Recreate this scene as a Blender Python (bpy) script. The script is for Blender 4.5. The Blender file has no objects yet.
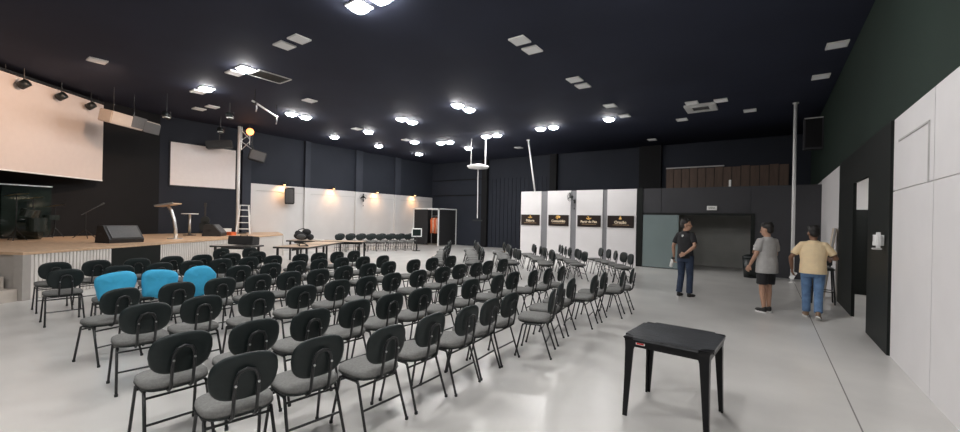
import bpy, bmesh, math, random
from mathutils import Vector, Matrix, Euler
random.seed(7)
S = bpy.context.scene
COL = S.collection
R = math.radians
PI = math.pi

# ---------------------------------------------------------------- camera
cam_d = bpy.data.cameras.new('camera')
cam_d.sensor_width = 36.0
cam_d.lens = 36.0 * 405.0 / 960.0
cam_d.shift_y = 3.0 / 960.0
cam_d.clip_start = 0.05
cam = bpy.data.objects.new('camera', cam_d)
COL.objects.link(cam)
cam.matrix_world = (Matrix.Translation((0, 0, 1.72)) @ Matrix.Rotation(R(35.4), 4, 'Z')
                    @ Matrix.Rotation(R(90), 4, 'X') @ Matrix.Rotation(R(1.2), 4, 'Z'))
S.camera = cam

# ---------------------------------------------------------------- world, exposure
w = bpy.data.worlds.new('world')
S.world = w
w.use_nodes = True
w.node_tree.nodes['Background'].inputs[0].default_value = (0.5, 0.55, 0.65, 1)
w.node_tree.nodes['Background'].inputs[1].default_value = 0.02
S.view_settings.view_transform = 'Standard'
S.view_settings.look = 'None'
S.view_settings.gamma = 1.0
S.view_settings.use_curve_mapping = False
S.view_settings.exposure = 0.0
LAMP = 178.0          # radiance of a lit ceiling panel
CEIL = 5.4
XR, XL, YB, YP, YF = 1.36, -18.8, 20.7, 16.5, -9.0   # right, left, back wall, partition, wall behind the camera

# ---------------------------------------------------------------- materials
def mat(name, col, rough=0.6, metal=0.0, noise=0.0, nscale=8.0, bump=0.0, bscale=60.0, emit=None, estr=0.0,
        spec=0.5, alpha=1.0, trans=0.0, stretch=None, col2=None):
    m = bpy.data.materials.new(name)
    m.use_nodes = True
    nt = m.node_tree
    b = nt.nodes['Principled BSDF']
    c = (col[0], col[1], col[2], 1)
    b.inputs['Base Color'].default_value = c
    b.inputs['Roughness'].default_value = rough
    b.inputs['Metallic'].default_value = metal
    b.inputs['Specular IOR Level'].default_value = spec
    if alpha < 1: b.inputs['Alpha'].default_value = alpha
    if trans: b.inputs['Transmission Weight'].default_value = trans
    if emit:
        b.inputs['Emission Color'].default_value = (*emit, 1)
        b.inputs['Emission Strength'].default_value = estr
    if noise > 0 or bump > 0:
        tc = nt.nodes.new('ShaderNodeTexCoord')
        mp = nt.nodes.new('ShaderNodeMapping')
        nt.links.new(tc.outputs['Object'], mp.inputs[0])
        if stretch: mp.inputs['Scale'].default_value = stretch
    if noise > 0:
        n = nt.nodes.new('ShaderNodeTexNoise')
        n.inputs['Scale'].default_value = nscale
        n.inputs['Detail'].default_value = 6
        nt.links.new(mp.outputs[0], n.inputs['Vector'])
        r = nt.nodes.new('ShaderNodeValToRGB')
        lo = col2 if col2 else tuple(x * (1 - noise) for x in col)
        hi = tuple(min(1, x * (1 + noise * 0.6)) for x in col)
        r.color_ramp.elements[0].position = 0.3
        r.color_ramp.elements[1].position = 0.7
        r.color_ramp.elements[0].color = (*lo, 1)
        r.color_ramp.elements[1].color = (*hi, 1)
        nt.links.new(n.outputs['Fac'], r.inputs[0])
        nt.links.new(r.outputs[0], b.inputs['Base Color'])
    if bump > 0:
        n2 = nt.nodes.new('ShaderNodeTexNoise')
        n2.inputs['Scale'].default_value = bscale
        n2.inputs['Detail'].default_value = 4
        nt.links.new(mp.outputs[0], n2.inputs['Vector'])
        bp = nt.nodes.new('ShaderNodeBump')
        bp.inputs['Strength'].default_value = bump
        bp.inputs['Distance'].default_value = 0.01
        nt.links.new(n2.outputs['Fac'], bp.inputs['Height'])
        nt.links.new(bp.outputs[0], b.inputs['Normal'])
    return m

M = {}
M['floor'] = mat('polished_concrete', (0.56, 0.548, 0.525), 0.28, noise=0.13, nscale=0.9, bump=0.05, bscale=3.0)
M['joint'] = mat('floor_joint', (0.2, 0.19, 0.18), 0.8, noise=0.1)
M['ceil'] = mat('navy_ceiling_paint', (0.029, 0.034, 0.056), 0.8, noise=0.12, nscale=0.6, spec=0.2)
M['navy'] = mat('navy_wall_paint', (0.023, 0.0265, 0.036), 0.75, noise=0.1, nscale=0.8, spec=0.2)
M['pilaster'] = mat('navy_pilaster_lit', (0.036, 0.041, 0.054), 0.7, noise=0.1, nscale=0.8, spec=0.2)  # wall navy lightened to paint in light on the pilaster faces
M['charcoal'] = mat('charcoal_wall_paint', (0.012, 0.012, 0.013), 0.75, noise=0.1, nscale=1.0, spec=0.15)
M['partition'] = mat('charcoal_board', (0.045, 0.045, 0.05), 0.6, noise=0.08, nscale=1.2, spec=0.3)
M['green'] = mat('dark_green_paint', (0.018, 0.029, 0.023), 0.7, noise=0.12, nscale=0.7, spec=0.15)
M['black_wall'] = mat('black_paint', (0.009, 0.011, 0.01), 0.55, noise=0.1, spec=0.2)
M['white_wall'] = mat('white_wall_paint', (0.6, 0.585, 0.575), 0.55, noise=0.04, nscale=1.5)
M['white_panel'] = mat('white_board', (0.72, 0.7, 0.7), 0.5, noise=0.03, nscale=2)
M['grey_strip'] = mat('grey_strip', (0.2, 0.2, 0.21), 0.5, noise=0.05)
M['seam'] = mat('grey_seam', (0.5, 0.49, 0.48), 0.7, noise=0.05)
M['stage_wood'] = mat('stage_plywood', (0.62, 0.42, 0.27), 0.4, noise=0.12, nscale=2.0, stretch=(1, 6, 1))
M['step'] = mat('beige_step', (0.55, 0.49, 0.43), 0.6, noise=0.08)
M['slat'] = mat('white_slat', (0.72, 0.68, 0.64), 0.5, noise=0.04)
M['slat_gap'] = mat('slat_backing', (0.4, 0.37, 0.34), 0.7, noise=0.05)
M['black'] = mat('black_plastic', (0.014, 0.018, 0.018), 0.42, noise=0.1, nscale=20)
M['shell'] = mat('chair_shell_plastic', (0.012, 0.018, 0.018), 0.38, noise=0.12, nscale=30, spec=0.3)
M['tube'] = mat('black_steel_tube', (0.012, 0.013, 0.014), 0.35, noise=0.1, nscale=20)
M['fabric'] = mat('grey_seat_fabric', (0.17, 0.17, 0.162), 0.9, noise=0.2, nscale=60, bump=0.2, bscale=300)
M['screw'] = mat('steel_screw', (0.6, 0.6, 0.6), 0.3, 1.0, noise=0.05)
M['table_black'] = mat('black_resin', (0.006, 0.006, 0.007), 0.35, noise=0.1, nscale=10, spec=0.25)
M['table_top'] = mat('black_resin_grain_sheen', (0.05, 0.053, 0.058), 0.3, noise=0.6, nscale=5, stretch=(1.5, 9, 1), bump=0.3, bscale=9)  # grained black resin, base lightened to imitate reflected light on the top
M['red'] = mat('red_print', (0.6, 0.03, 0.03), 0.5, noise=0.05)
M['paper'] = mat('white_paper', (0.8, 0.8, 0.78), 0.6, noise=0.03)
M['blue'] = mat('bright_blue_cloth', (0.045, 0.4, 0.66), 0.8, noise=0.12, nscale=5, bump=0.25, bscale=14)
M['screen'] = mat('projection_screen', (0.66, 0.58, 0.54), 0.85, noise=0.02)
M['screen_white'] = mat('white_screen_cloth', (0.86, 0.8, 0.78), 0.85, noise=0.02)
M['alu'] = mat('brushed_aluminium', (0.75, 0.75, 0.74), 0.35, 0.9, noise=0.05)
M['white_metal'] = mat('white_metal', (0.78, 0.78, 0.77), 0.45, noise=0.03)
M['off_panel'] = mat('off_diffuser_glow', (0.8, 0.8, 0.8), 0.5, noise=0.02, emit=(1, 1, 1), estr=0.06)  # slight emission added so switched-off panels look brighter
M['lit_panel'] = mat('lit_diffuser', (0.9, 0.9, 0.9), 0.5, noise=0.02, emit=(1.0, 0.98, 0.965), estr=LAMP)
M['amber'] = mat('amber_bulb', (0.9, 0.5, 0.2), 0.5, noise=0.02, emit=(1.0, 0.3, 0.09), estr=3.5)
M['warm_bulb'] = mat('warm_bulb', (0.9, 0.7, 0.4), 0.5, noise=0.02, emit=(1.0, 0.6, 0.28), estr=6)
M['glass'] = mat('green_tinted_glass', (0.2, 0.25, 0.25), 0.15, noise=0.04, nscale=1.5)
M['dark_glass'] = mat('dark_glass', (0.012, 0.02, 0.018), 0.12, noise=0.1)
M['shutter'] = mat('grey_shutter', (0.4, 0.4, 0.37), 0.5, noise=0.1, nscale=2)
M['brown'] = mat('brown_board', (0.115, 0.075, 0.055), 0.7, noise=0.2, nscale=3, stretch=(4, 4, 0.6))
M['table_wood'] = mat('light_wood_laminate', (0.58, 0.42, 0.29), 0.35, noise=0.12, nscale=3, stretch=(1, 7, 1))
M['table_grey'] = mat('grey_laminate', (0.5, 0.48, 0.45), 0.4, noise=0.06)
M['dark_edge'] = mat('dark_edge', (0.035, 0.032, 0.03), 0.45, noise=0.1)
M['gold'] = mat('gold_print', (0.85, 0.5, 0.14), 0.4, noise=0.05)
M['cream_print'] = mat('cream_print', (0.85, 0.72, 0.52), 0.5, noise=0.03)
M['dim_print'] = mat('dim_gold_print', (0.4, 0.27, 0.15), 0.5, noise=0.05)
M['sign_black'] = mat('black_sign_board', (0.02, 0.013, 0.011), 0.3, noise=0.15, nscale=2)
M['speaker_cloth'] = mat('speaker_grille', (0.09, 0.09, 0.092), 0.6, noise=0.15, nscale=40, bump=0.3, bscale=120)
M['speaker_box'] = mat('speaker_cabinet', (0.022, 0.022, 0.023), 0.55, noise=0.12, nscale=15)
M['lit_cabinet'] = mat('warm_lit_cabinet', (0.42, 0.36, 0.31), 0.5, noise=0.05)  # pale peach colour stands in for warm light on the cabinet
M['skin'] = mat('skin_tan', (0.42, 0.24, 0.16), 0.55, noise=0.06, nscale=12)
M['skin_dark'] = mat('skin_brown', (0.22, 0.115, 0.07), 0.55, noise=0.06, nscale=12)
M['hair'] = mat('dark_hair', (0.012, 0.01, 0.009), 0.55, noise=0.25, nscale=40, bump=0.5, bscale=90)
M['black_shirt'] = mat('black_cotton', (0.016, 0.016, 0.018), 0.85, noise=0.15, nscale=20, bump=0.2, bscale=16)
M['grey_shirt'] = mat('grey_cotton', (0.4, 0.39, 0.38), 0.85, noise=0.08, nscale=15, bump=0.25, bscale=14)
M['cream_shirt'] = mat('pale_yellow_cotton', (0.92, 0.72, 0.45), 0.85, noise=0.05, nscale=15, bump=0.25, bscale=14)
M['jeans_dark'] = mat('dark_denim', (0.022, 0.036, 0.07), 0.85, noise=0.25, nscale=14, bump=0.2, bscale=20)
M['jeans'] = mat('blue_denim', (0.13, 0.23, 0.4), 0.85, noise=0.3, nscale=9, bump=0.2, bscale=20)
M['shorts'] = mat('black_shorts_cloth', (0.014, 0.014, 0.016), 0.85, noise=0.15, nscale=20)
M['shoe'] = mat('black_shoe', (0.016, 0.015, 0.015), 0.6, noise=0.12, nscale=20)
M['shoe_brown'] = mat('brown_shoe', (0.25, 0.16, 0.1), 0.65, noise=0.12, nscale=20)
M['sole'] = mat('white_sole', (0.7, 0.69, 0.67), 0.6, noise=0.04)
M['eye'] = mat('eye_dark', (0.02, 0.015, 0.012), 0.2, noise=0.05)
M['lip'] = mat('lip', (0.35, 0.14, 0.11), 0.5, noise=0.05)
M['orange'] = mat('orange_fabric', (0.75, 0.16, 0.05), 0.8, noise=0.15, nscale=9)
M['peach'] = mat('peach_fabric', (0.7, 0.42, 0.3), 0.8, noise=0.15, nscale=9)
M['drum'] = mat('drum_shell', (0.015, 0.022, 0.02), 0.25, noise=0.1)
M['brass'] = mat('cymbal_brass', (0.6, 0.5, 0.28), 0.3, 1.0, noise=0.1)
M['beige'] = mat('beige_board', (0.6, 0.5, 0.38), 0.6, noise=0.08)
M['yellow'] = mat('yellow_cloth', (0.75, 0.48, 0.08), 0.8, noise=0.1)

# ---------------------------------------------------------------- mesh helpers
def bm_box(bm, c, s, rot=None):
    r = bmesh.ops.create_cube(bm, size=1.0)
    m = Matrix.Translation(c) @ (rot if rot else Matrix.Identity(4)) @ Matrix.Diagonal((*s, 1))
    bmesh.ops.transform(bm, matrix=m, verts=r['verts'])
    return r['verts']

def bm_prism(bm, pts, z0, z1):
    lo = [bm.verts.new((x, y, z0)) for x, y in pts]
    hi = [bm.verts.new((x, y, z1)) for x, y in pts]
    n = len(pts)
    bm.faces.new(lo[::-1]); bm.faces.new(hi)
    for i in range(n):
        bm.faces.new((lo[i], lo[(i + 1) % n], hi[(i + 1) % n], hi[i]))

def bm_tube(bm, pts, rad, seg=8, caps=True):
    pts = [Vector(p) for p in pts]
    n = len(pts)
    rads = rad if isinstance(rad, (list, tuple)) else [rad] * n
    rings = []
    prev = None
    for i, p in enumerate(pts):
        if i == 0: t = pts[1] - pts[0]
        elif i == n - 1: t = pts[-1] - pts[-2]
        else: t = (pts[i + 1] - p).normalized() + (p - pts[i - 1]).normalized()
        if t.length < 1e-9: t = Vector((0, 0, 1))
        t.normalize()
        if prev is None:
            a = Vector((0, 0, 1)) if abs(t.z) < 0.9 else Vector((1, 0, 0))
            u = t.cross(a).normalized()
        else:
            u = (prev - t * prev.dot(t))
            if u.length < 1e-6: u = t.orthogonal()
            u.normalize()
        v = t.cross(u)
        prev = u
        rings.append([bm.verts.new(p + rads[i] * (math.cos(2 * PI * k / seg) * u + math.sin(2 * PI * k / seg) * v)) for k in range(seg)])
    for a, b in zip(rings, rings[1:]):
        for k in range(seg):
            bm.faces.new((a[k], a[(k + 1) % seg], b[(k + 1) % seg], b[k]))
    if caps:
        bm.faces.new(rings[0][::-1]); bm.faces.new(rings[-1])

def bm_loft(bm, rings):
    """rings: (cx, cy, z, rx, ry) horizontal ellipses joined from bottom to top"""
    seg = 20
    rs = []
    for (cx, cy, z, rx, ry) in rings:
        rs.append([bm.verts.new((cx + rx * math.cos(2 * PI * k / seg), cy + ry * math.sin(2 * PI * k / seg), z)) for k in range(seg)])
    for a, b in zip(rs, rs[1:]):
        for k in range(seg):
            bm.faces.new((a[k], a[(k + 1) % seg], b[(k + 1) % seg], b[k]))
    bm.faces.new(rs[0][::-1]); bm.faces.new(rs[-1])

def bm_ball(bm, c, s, rot=None, u=14, v=10):
    r = bmesh.ops.create_uvsphere(bm, u_segments=u, v_segments=v, radius=1.0)
    m = Matrix.Translation(c) @ (rot if rot else Matrix.Identity(4)) @ Matrix.Diagonal((*s, 1))
    bmesh.ops.transform(bm, matrix=m, verts=r['verts'])

def bm_cyl(bm, c, r, h, seg=20, rot=None, r2=None):
    o = bmesh.ops.create_cone(bm, cap_ends=True, segments=seg, radius1=r, radius2=r if r2 is None else r2, depth=h)
    m = Matrix.Translation(c) @ (rot if rot else Matrix.Identity(4))
    bmesh.ops.transform(bm, matrix=m, verts=o['verts'])

def mesh_of(bm, name, m, smooth=False, bevel=0.0):
    if bevel > 0:
        es = [e for e in bm.edges if len(e.link_faces) == 2 and e.calc_face_angle(0) > 0.6]
        bmesh.ops.bevel(bm, geom=es, offset=bevel, segments=2, affect='EDGES', clamp_overlap=True)
    bmesh.ops.recalc_face_normals(bm, faces=bm.faces)
    me = bpy.data.meshes.new(name)
    bm.to_mesh(me); bm.free()
    if m: me.materials.append(M[m])
    if smooth:
        for p in me.polygons: p.use_smooth = True
    return me

def obj(name, data, parent=None):
    o = bpy.data.objects.new(name, data)
    COL.objects.link(o)
    if parent: o.parent = parent
    return o

def build(name, m, fn, parent=None, smooth=False, bevel=0.0):
    bm = bmesh.new(); fn(bm)
    return obj(name, mesh_of(bm, name, m, smooth, bevel), parent)

def tag(o, label=None, cat=None, group=None, kind=None):
    if label: o['label'] = label
    if cat: o['category'] = cat
    if group: o['group'] = group
    if kind: o['kind'] = kind
    return o

def thing(name, label, cat, loc=(0, 0, 0), rz=0.0, group=None):
    o = bpy.data.objects.new(name, None)
    o.empty_display_size = 0.1
    COL.objects.link(o)
    o.location = loc; o.rotation_euler = (0, 0, rz)
    return tag(o, label, cat, group)

def struct(name, m, fn, parent=None, bevel=0.0):
    o = build(name, m, fn, parent, bevel=bevel)
    if not parent: o['kind'] = 'structure'
    return o

def dup(root, loc, rz, label=None, group=None):
    r = root.copy(); COL.objects.link(r)
    r.location = loc; r.rotation_euler = (0, 0, rz)
    if label: r['label'] = label
    if group: r['group'] = group
    for ch in root.children:
        c = ch.copy(); COL.objects.link(c); c.parent = r
        for g in ch.children:
            d = g.copy(); COL.objects.link(d); d.parent = c
    return r

def box(name, m, c, s, parent=None, bevel=0.0, rot=None):
    return build(name, m, lambda bm: bm_box(bm, c, s, rot), parent, bevel=bevel)

def span(bm, x0, x1, y0, y1, z0, z1):
    bm_box(bm, ((x0 + x1) / 2, (y0 + y1) / 2, (z0 + z1) / 2), (abs(x1 - x0), abs(y1 - y0), abs(z1 - z0)))

def sbox(name, m, x0, x1, y0, y1, z0, z1, parent=None, bevel=0.0):
    return build(name, m, lambda bm: span(bm, x0, x1, y0, y1, z0, z1), parent, bevel=bevel)

# ================================================================ ROOM SHELL
fl = struct('floor', 'floor', lambda bm: span(bm, XL - 0.3, 4.5, YF - 0.3, YB + 0.3, -0.3, 0.0))
for x in (0.68,):
    sbox('floor_joint', 'joint', x - 0.006, x + 0.006, YF, YP - 0.1, 0.0, 0.0015, fl)
struct('ceiling', 'ceil', lambda bm: span(bm, XL - 0.3, 4.5, YF - 0.3, YB + 0.3, CEIL, CEIL + 0.2))

# left wall: navy above, white boards below
wl = struct('wall_left', 'navy', lambda bm: span(bm, XL - 0.3, XL, YF - 0.3, YB + 0.3, 0, CEIL))
pil_y = [(8.35, 8.71), (11.27, 11.55), (14.3, 14.75), (17.2, 17.65)]
for a, b in pil_y:
    sbox('pilaster', 'pilaster', XL, XL + 0.16, a, b, 3.1 if a > 9 else 0.91, CEIL, wl)
edges = [8.71, 11.4, 14.5, 17.4, 20.7]
for a, b in zip(edges, edges[1:]):
    sbox('wall_panel', 'white_wall', XL, XL + 0.05, a + 0.006, b - 0.006, 0.0, 3.1, wl)
for a, b in pil_y[1:]:
    sbox('panel_pilaster', 'white_wall', XL + 0.05, XL + 0.16, a, b, 0, 3.08, wl)
for a, b in zip(edges, edges[1:]):
    sbox('conduit', 'seam', XL + 0.05, XL + 0.075, a + 0.3, b - 0.2, 2.78, 2.81, wl)

# back wall
wb = struct('wall_back', 'navy', lambda bm: span(bm, XL - 0.3, XR + 0.3, YB, YB + 0.3, 0, CEIL))
for a, b in [(-14.5, -14.1), (-9.9, -9.5), (-5.15, -4.15)]:
    sbox('pilaster', 'charcoal', a, b, YB - 0.2, YB, 0, CEIL, wb)
x = -13.9
while x < -10.1:
    sbox('rib', 'navy', x, x + 0.1, YB - 0.03, YB, 0, 4.2, wb); x += 0.28
for z in (3.2, 4.2):
    sbox('ledge', 'charcoal', -18.7, -14.6, YB - 0.05, YB, z, z + 0.05, wb)
for i in range(14):
    x = -3.95 + i * 0.33
    sbox('brown_board', 'brown', x + 0.012, x + 0.318, YB - 0.06 - 0.01 * (i % 2), YB, 3.0, 4.22 + 0.03 * (i % 3 == 0), wb)
sbox('board_trim', 'seam', -3.95, -1.6, YB - 0.09, YB - 0.02, 4.26, 4.31, wb)

# wall behind the camera
struct('wall_front', 'charcoal', lambda bm: span(bm, XL - 0.3, XR + 0.3, YF - 0.3, YF, 0, CEIL))

# stage rear wall, turned across the corner
def wall_poly(bm, p, q, th, z0, z1):
    p, q = Vector(p), Vector(q)
    d = (q - p).normalized(); n = Vector((-d.y, d.x)) * th
    bm_prism(bm, [tuple(p), tuple(q), tuple(q + n), tuple(p + n)], z0, z1)
struct('wall_stage', 'charcoal', lambda bm: wall_poly(bm, (-14.0, -8.9), (-18.78, 5.44), 0.12, 0, CEIL))

# right wall: dark green above, white boards, black bays and a doorway
wr = struct('wall_right', 'green', lambda bm: span(bm, XR, XR + 0.2, YF - 0.3, YB + 0.3, 3.16, CEIL))
def low(bm):
    span(bm, XR + 0.02, XR + 0.2, YF - 0.3, 7.63, 0, 3.16)
    span(bm, XR + 0.02, XR + 0.2, 12.4, YB + 0.3, 0, 3.16)
struct('wall_right_lower', 'white_wall', low)['kind'] = 'structure'
seams = [-8.9, -6.3, -3.7, -1.1, 1.4, 3.7, 5.99, 7.62]
for a, b in zip(seams, seams[1:]):
    sbox('wall_panel', 'white_panel', XR, XR + 0.02, a + 0.008, b - 0.008, 0.0, 2.2, wr)
    sbox('wall_panel', 'white_panel', XR, XR + 0.02, a + 0.008, b - 0.008, 2.212, 3.16, wr)
sbox('wall_panel', 'white_panel', XR, XR + 0.02, 12.42, YP, 0.0, 3.155, wr)
sbox('panel_frame', 'seam', XR - 0.012, XR, 6.15, 7.35, 2.83, 2.85, wr)
sbox('panel_frame', 'seam', XR - 0.012, XR, 6.13, 6.15, 2.2, 2.85, wr)
struct('trim_1', 'black_wall', lambda bm: span(bm, XR - 0.03, XR + 0.02, 7.63, 9.06, 0, 3.16))
struct('trim_2', 'black_wall', lambda bm: span(bm, XR - 0.03, XR + 0.02, 10.5, 12.4, 0, 3.16))
struct('trim_3', 'black_wall', lambda bm: span(bm, XR - 0.03, XR + 0.02, 9.06, 10.5, 2.56, 3.16))
# side room behind the doorway
struct('wall_side_room', 'white_wall', lambda bm: span(bm, 3.6, 3.75, 7.8, 14.2, 0, 3.2))
sr = struct('wall_side_room_end', 'white_wall', lambda bm: span(bm, XR + 0.2, 3.6, 14.05, 14.2, 0, 3.2))
struct('wall_side_room_near', 'white_wall', lambda bm: span(bm, XR + 0.02, 3.6, 7.65, 7.8, 0, 3.2))
struct('ceiling_side_room', 'white_wall', lambda bm: span(bm, XR + 0.2, 3.75, 7.65, 14.2, 3.2, 3.3))
for i in range(2):
    sbox('dark_panel', 'black_wall', 1.6 + i, 2.59 + i, 14.0, 14.05, 0, 2.16, sr)

# partition block at the far end
pw = struct('wall_partition', 'partition', lambda bm: (
    span(bm, -9.37, -3.98, YP + 0.02, YP + 0.15, 0, 3.03),
    span(bm, -3.98, -0.47, YP + 0.02, YP + 0.15, 2.06, 3.03),
    span(bm, -0.47, XR, YP + 0.02, YP + 0.15, 0, 3.03),
    span(bm, -9.37, -9.25, YP + 0.15, YB, 0, 3.03)))
struct('ceiling_partition', 'charcoal', lambda bm: span(bm, -9.25, XR, YP + 0.15, YB, 2.97, 3.02))
cuts = [(-4.1, -3.3), (-3.3, -0.47), (-0.47, 0.62), (0.62, XR)]
for i, (a, b) in enumerate(cuts):
    z0 = 2.07 if i in (0, 1) else 0.0
    sbox('board', 'partition', a + 0.01, b - 0.01, YP - 0.01, YP + 0.02, z0, 3.02, pw)
px = [(-9.37, -8.33), (-8.02, -6.93), (-6.67, -5.54), (-5.35, -4.20)]
for a, b in px:
    sbox('white_board', 'white_panel', a, b, YP - 0.04, YP + 0.02, 0, 3.03, pw)
for (a, b), (c, d) in zip(px, px[1:]):
    sbox('grey_strip', 'grey_strip', b, c, YP, YP + 0.02, 0, 3.02, pw)
sbox('end_post', 'black_wall', -4.18, -3.97, YP - 0.05, YP + 0.02, 0, 3.04, pw)
sbox('head_rail', 'black_wall', -3.97, -0.4, YP - 0.04, YP + 0.02, 2.03, 2.1, pw)
sbox('jamb', 'black_wall', -0.47, -0.35, YP - 0.03, YP + 0.02, 0, 2.1, pw)
# recess behind the opening: ribbed shutter
sh = struct('wall_recess', 'shutter', lambda bm: span(bm, -4.2, 0.4, 18.9, 19.0, 0, 2.97))
for i in range(22):
    sbox('shutter_slat', 'shutter', -4.1, 0.35, 18.87, 18.9, 0.02 + i * 0.13, 0.135 + i * 0.13, sh)
g = tag(thing('sliding_glass_panel', 'frosted green glass sliding panel beside the dark shutter opening', 'glass panel', (-3.32, YP - 0.02, 0)), kind=None)
box('glass_pane', 'glass', (0, 0, 1.02), (1.26, 0.012, 2.0), g)
box('bottom_rail', 'tube', (0, 0, 0.015), (1.28, 0.03, 0.03), g)
box('top_rail', 'tube', (0, 0, 2.035), (1.28, 0.03, 0.03), g)

# ================================================================ STAGE
C0 = Vector((-11.41, 1.24)); C1 = Vector((-16.6, 9.1))
E_ = (C1 - C0).normalized(); N_ = Vector((-E_.y, E_.x)) ; N_ = N_ if N_.x < 0 else -N_
SA = math.atan2(E_.y, E_.x)
LEN = (C1 - C0).length
SH = 0.91
def sp(e, n): return C0 + E_ * e + N_ * n
def wall_x(y): return -17.44 - (y - 1.46) * (1.36 / 3.98)
st = thing('stage', 'low wooden stage with white slatted front built across the corner', 'stage', (0, 0, 0))
outline = [tuple(sp(0, 0)), tuple(C1), (-18.7, 10.0), (-18.7, 5.45), (wall_x(1.3) + 0.06, 1.3), (wall_x(-1.6) + 0.06, -1.6), tuple(sp(-2.6, 0.87)), tuple(sp(0, 0.87))]
build('deck', 'stage_wood', lambda bm: bm_prism(bm, outline, SH - 0.05, SH), st)
inner = [tuple(sp(0.04, 0.05)), tuple(sp(LEN - 0.03, 0.05)), (-18.66, 9.9), (-18.66, 5.5), (wall_x(1.3) + 0.1, 1.3), (wall_x(-1.5) + 0.1, -1.5), tuple(sp(-2.55, 0.92)), tuple(sp(0.04, 0.92))]
build('base', 'slat_gap', lambda bm: bm_prism(bm, inner, 0, SH - 0.05), st)
def eo(e0, e1, n0, n1, z0, z1):
    return lambda bm: bm_prism(bm, [tuple(sp(e0, n0)), tuple(sp(e1, n0)), tuple(sp(e1, n1)), tuple(sp(e0, n1))], z0, z1)
build('corner_post', 'slat_gap', eo(-0.02, 0.12, -0.02, 0.16, 0, SH - 0.05), st)
build('fascia_panel', 'black_wall', eo(1.78, 3.16, 0.01, 0.05, 0, SH - 0.05), st)
slat_me = None
e = 0.14
while e < LEN - 0.05:
    if not (1.73 < e < 3.14):
        if slat_me is None:
            bm = bmesh.new(); bm_box(bm, (0, 0, (SH - 0.05) / 2), (0.058, 0.035, SH - 0.06)); slat_me = mesh_of(bm, 'slat', 'slat', bevel=0.006)
        s = obj('slat', slat_me, st); p = sp(e + 0.03, 0.03); s.location = (p.x, p.y, 0); s.rotation_euler = (0, 0, SA)
    e += 0.072
build('end_fascia', 'slat', lambda bm: wall_poly(bm, tuple(C1), (-18.68, 9.98), -0.03, 0, SH - 0.05), st)
for k in range(4):
    build('step', 'step', eo(-2.6, -0.03, 0.06 + 0.27 * k, 0.9 + 0.02 * (k == 3), 0.2275 * k, 0.2275 * (k + 1) - (0.052 if k == 3 else 0)), st)

# ---- projection screens
D1 = Vector((-2.08, 2.39)).normalized()     # screen 1 runs parallel to the stage edge
pr = Vector((-17.80, 3.62))
s1 = thing('projection_screen', 'large cream projection screen hanging over the stage with spotlights on top', 'screen', (pr.x, pr.y, 2.72), math.atan2(D1.y, D1.x))
box('screen_fabric', 'screen', (-3.1, 0, 1.24), (6.2, 0.03, 2.46), s1)
box('bottom_bar', 'white_metal', (-3.1, 0, 0.0), (6.2, 0.045, 0.04), s1)
box('top_bar', 'tube', (-3.1, 0, 2.52), (6.2, 0.06, 0.06), s1)
for k in (-0.2, -3.0, -6.0):
    build('hanger', 'tube', lambda bm, k=k: bm_tube(bm, [(k, 0, 2.54), (k, 0, CEIL - 2.72)], 0.008, 6), s1)
for nk, k in enumerate((-0.72, -1.7, -2.75)):
    d = D1 * k; dd = Vector((-D1.y, D1.x)) * -0.14
    t = thing('spotlight', 'small black spotlight on top of the cream screen, %s from the hanging loudspeaker' % ('first', 'second', 'third')[nk], 'spotlight', (pr.x + d.x - 0.0 + 0.15, pr.y + d.y + 0.13, 4.98), math.atan2(D1.y, D1.x), 'spotlights on the big screen')
    build('lamp_body', 'black', lambda bm: bm_cyl(bm, (0, 0, 0), 0.1, 0.2, 16, Matrix.Rotation(R(60), 4, 'X')), t, True)
    build('stem', 'tube', lambda bm: bm_tube(bm, [(0, 0, 0.05), (0, 0, CEIL - 4.985)], 0.012, 6), t)
s2 = thing('wall_screen', 'smaller white projection screen with dark frame on the wall behind the lectern', 'screen', (XL + 0.03, 6.94, 2.77))
box('screen_fabric', 'screen_white', (0, 0, 0.845), (0.03, 2.34, 1.66), s2)
for dy in (-1.185, 1.185): box('frame_bar', 'tube', (0, dy, 0.845), (0.05, 0.03, 1.72), s2)
for dz in (0.0, 1.69): box('frame_bar', 'tube', (0, 0, dz), (0.05, 2.4, 0.03), s2)

# ---- line loudspeaker hanging from the ceiling
sp_ = thing('hanging_loudspeaker', 'long loudspeaker, lit end painted pale, hung on cables beside the cream screen', 'loudspeaker', (-16.2, 3.95, 4.5), math.atan2(0.82, -0.57))
def cab(bm):
    bm_box(bm, (0, 0, 0), (1.75, 0.4, 0.36), Matrix.Rotation(R(12), 4, 'X'))
build('cabinet', 'lit_cabinet', cab, sp_, bevel=0.02)
build('grille', 'speaker_cloth', lambda bm: bm_box(bm, (0.06, -0.205, 0.0), (0.5, 0.02, 0.35), Matrix.Rotation(R(12), 4, 'X')), sp_)
build('shaded_side', 'speaker_cloth', lambda bm: bm_box(bm, (0.55, 0.0, -0.02), (0.62, 0.43, 0.33), Matrix.Rotation(R(12), 4, 'X')), sp_)  # grey block painted in for the cabinet's shaded side
for k in (-0.6, 0.1):
    build('cable', 'tube', lambda bm, k=k: bm_tube(bm, [(k, 0, 0.18), (k, 0, CEIL - 4.5)], 0.008, 6), sp_)

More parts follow.
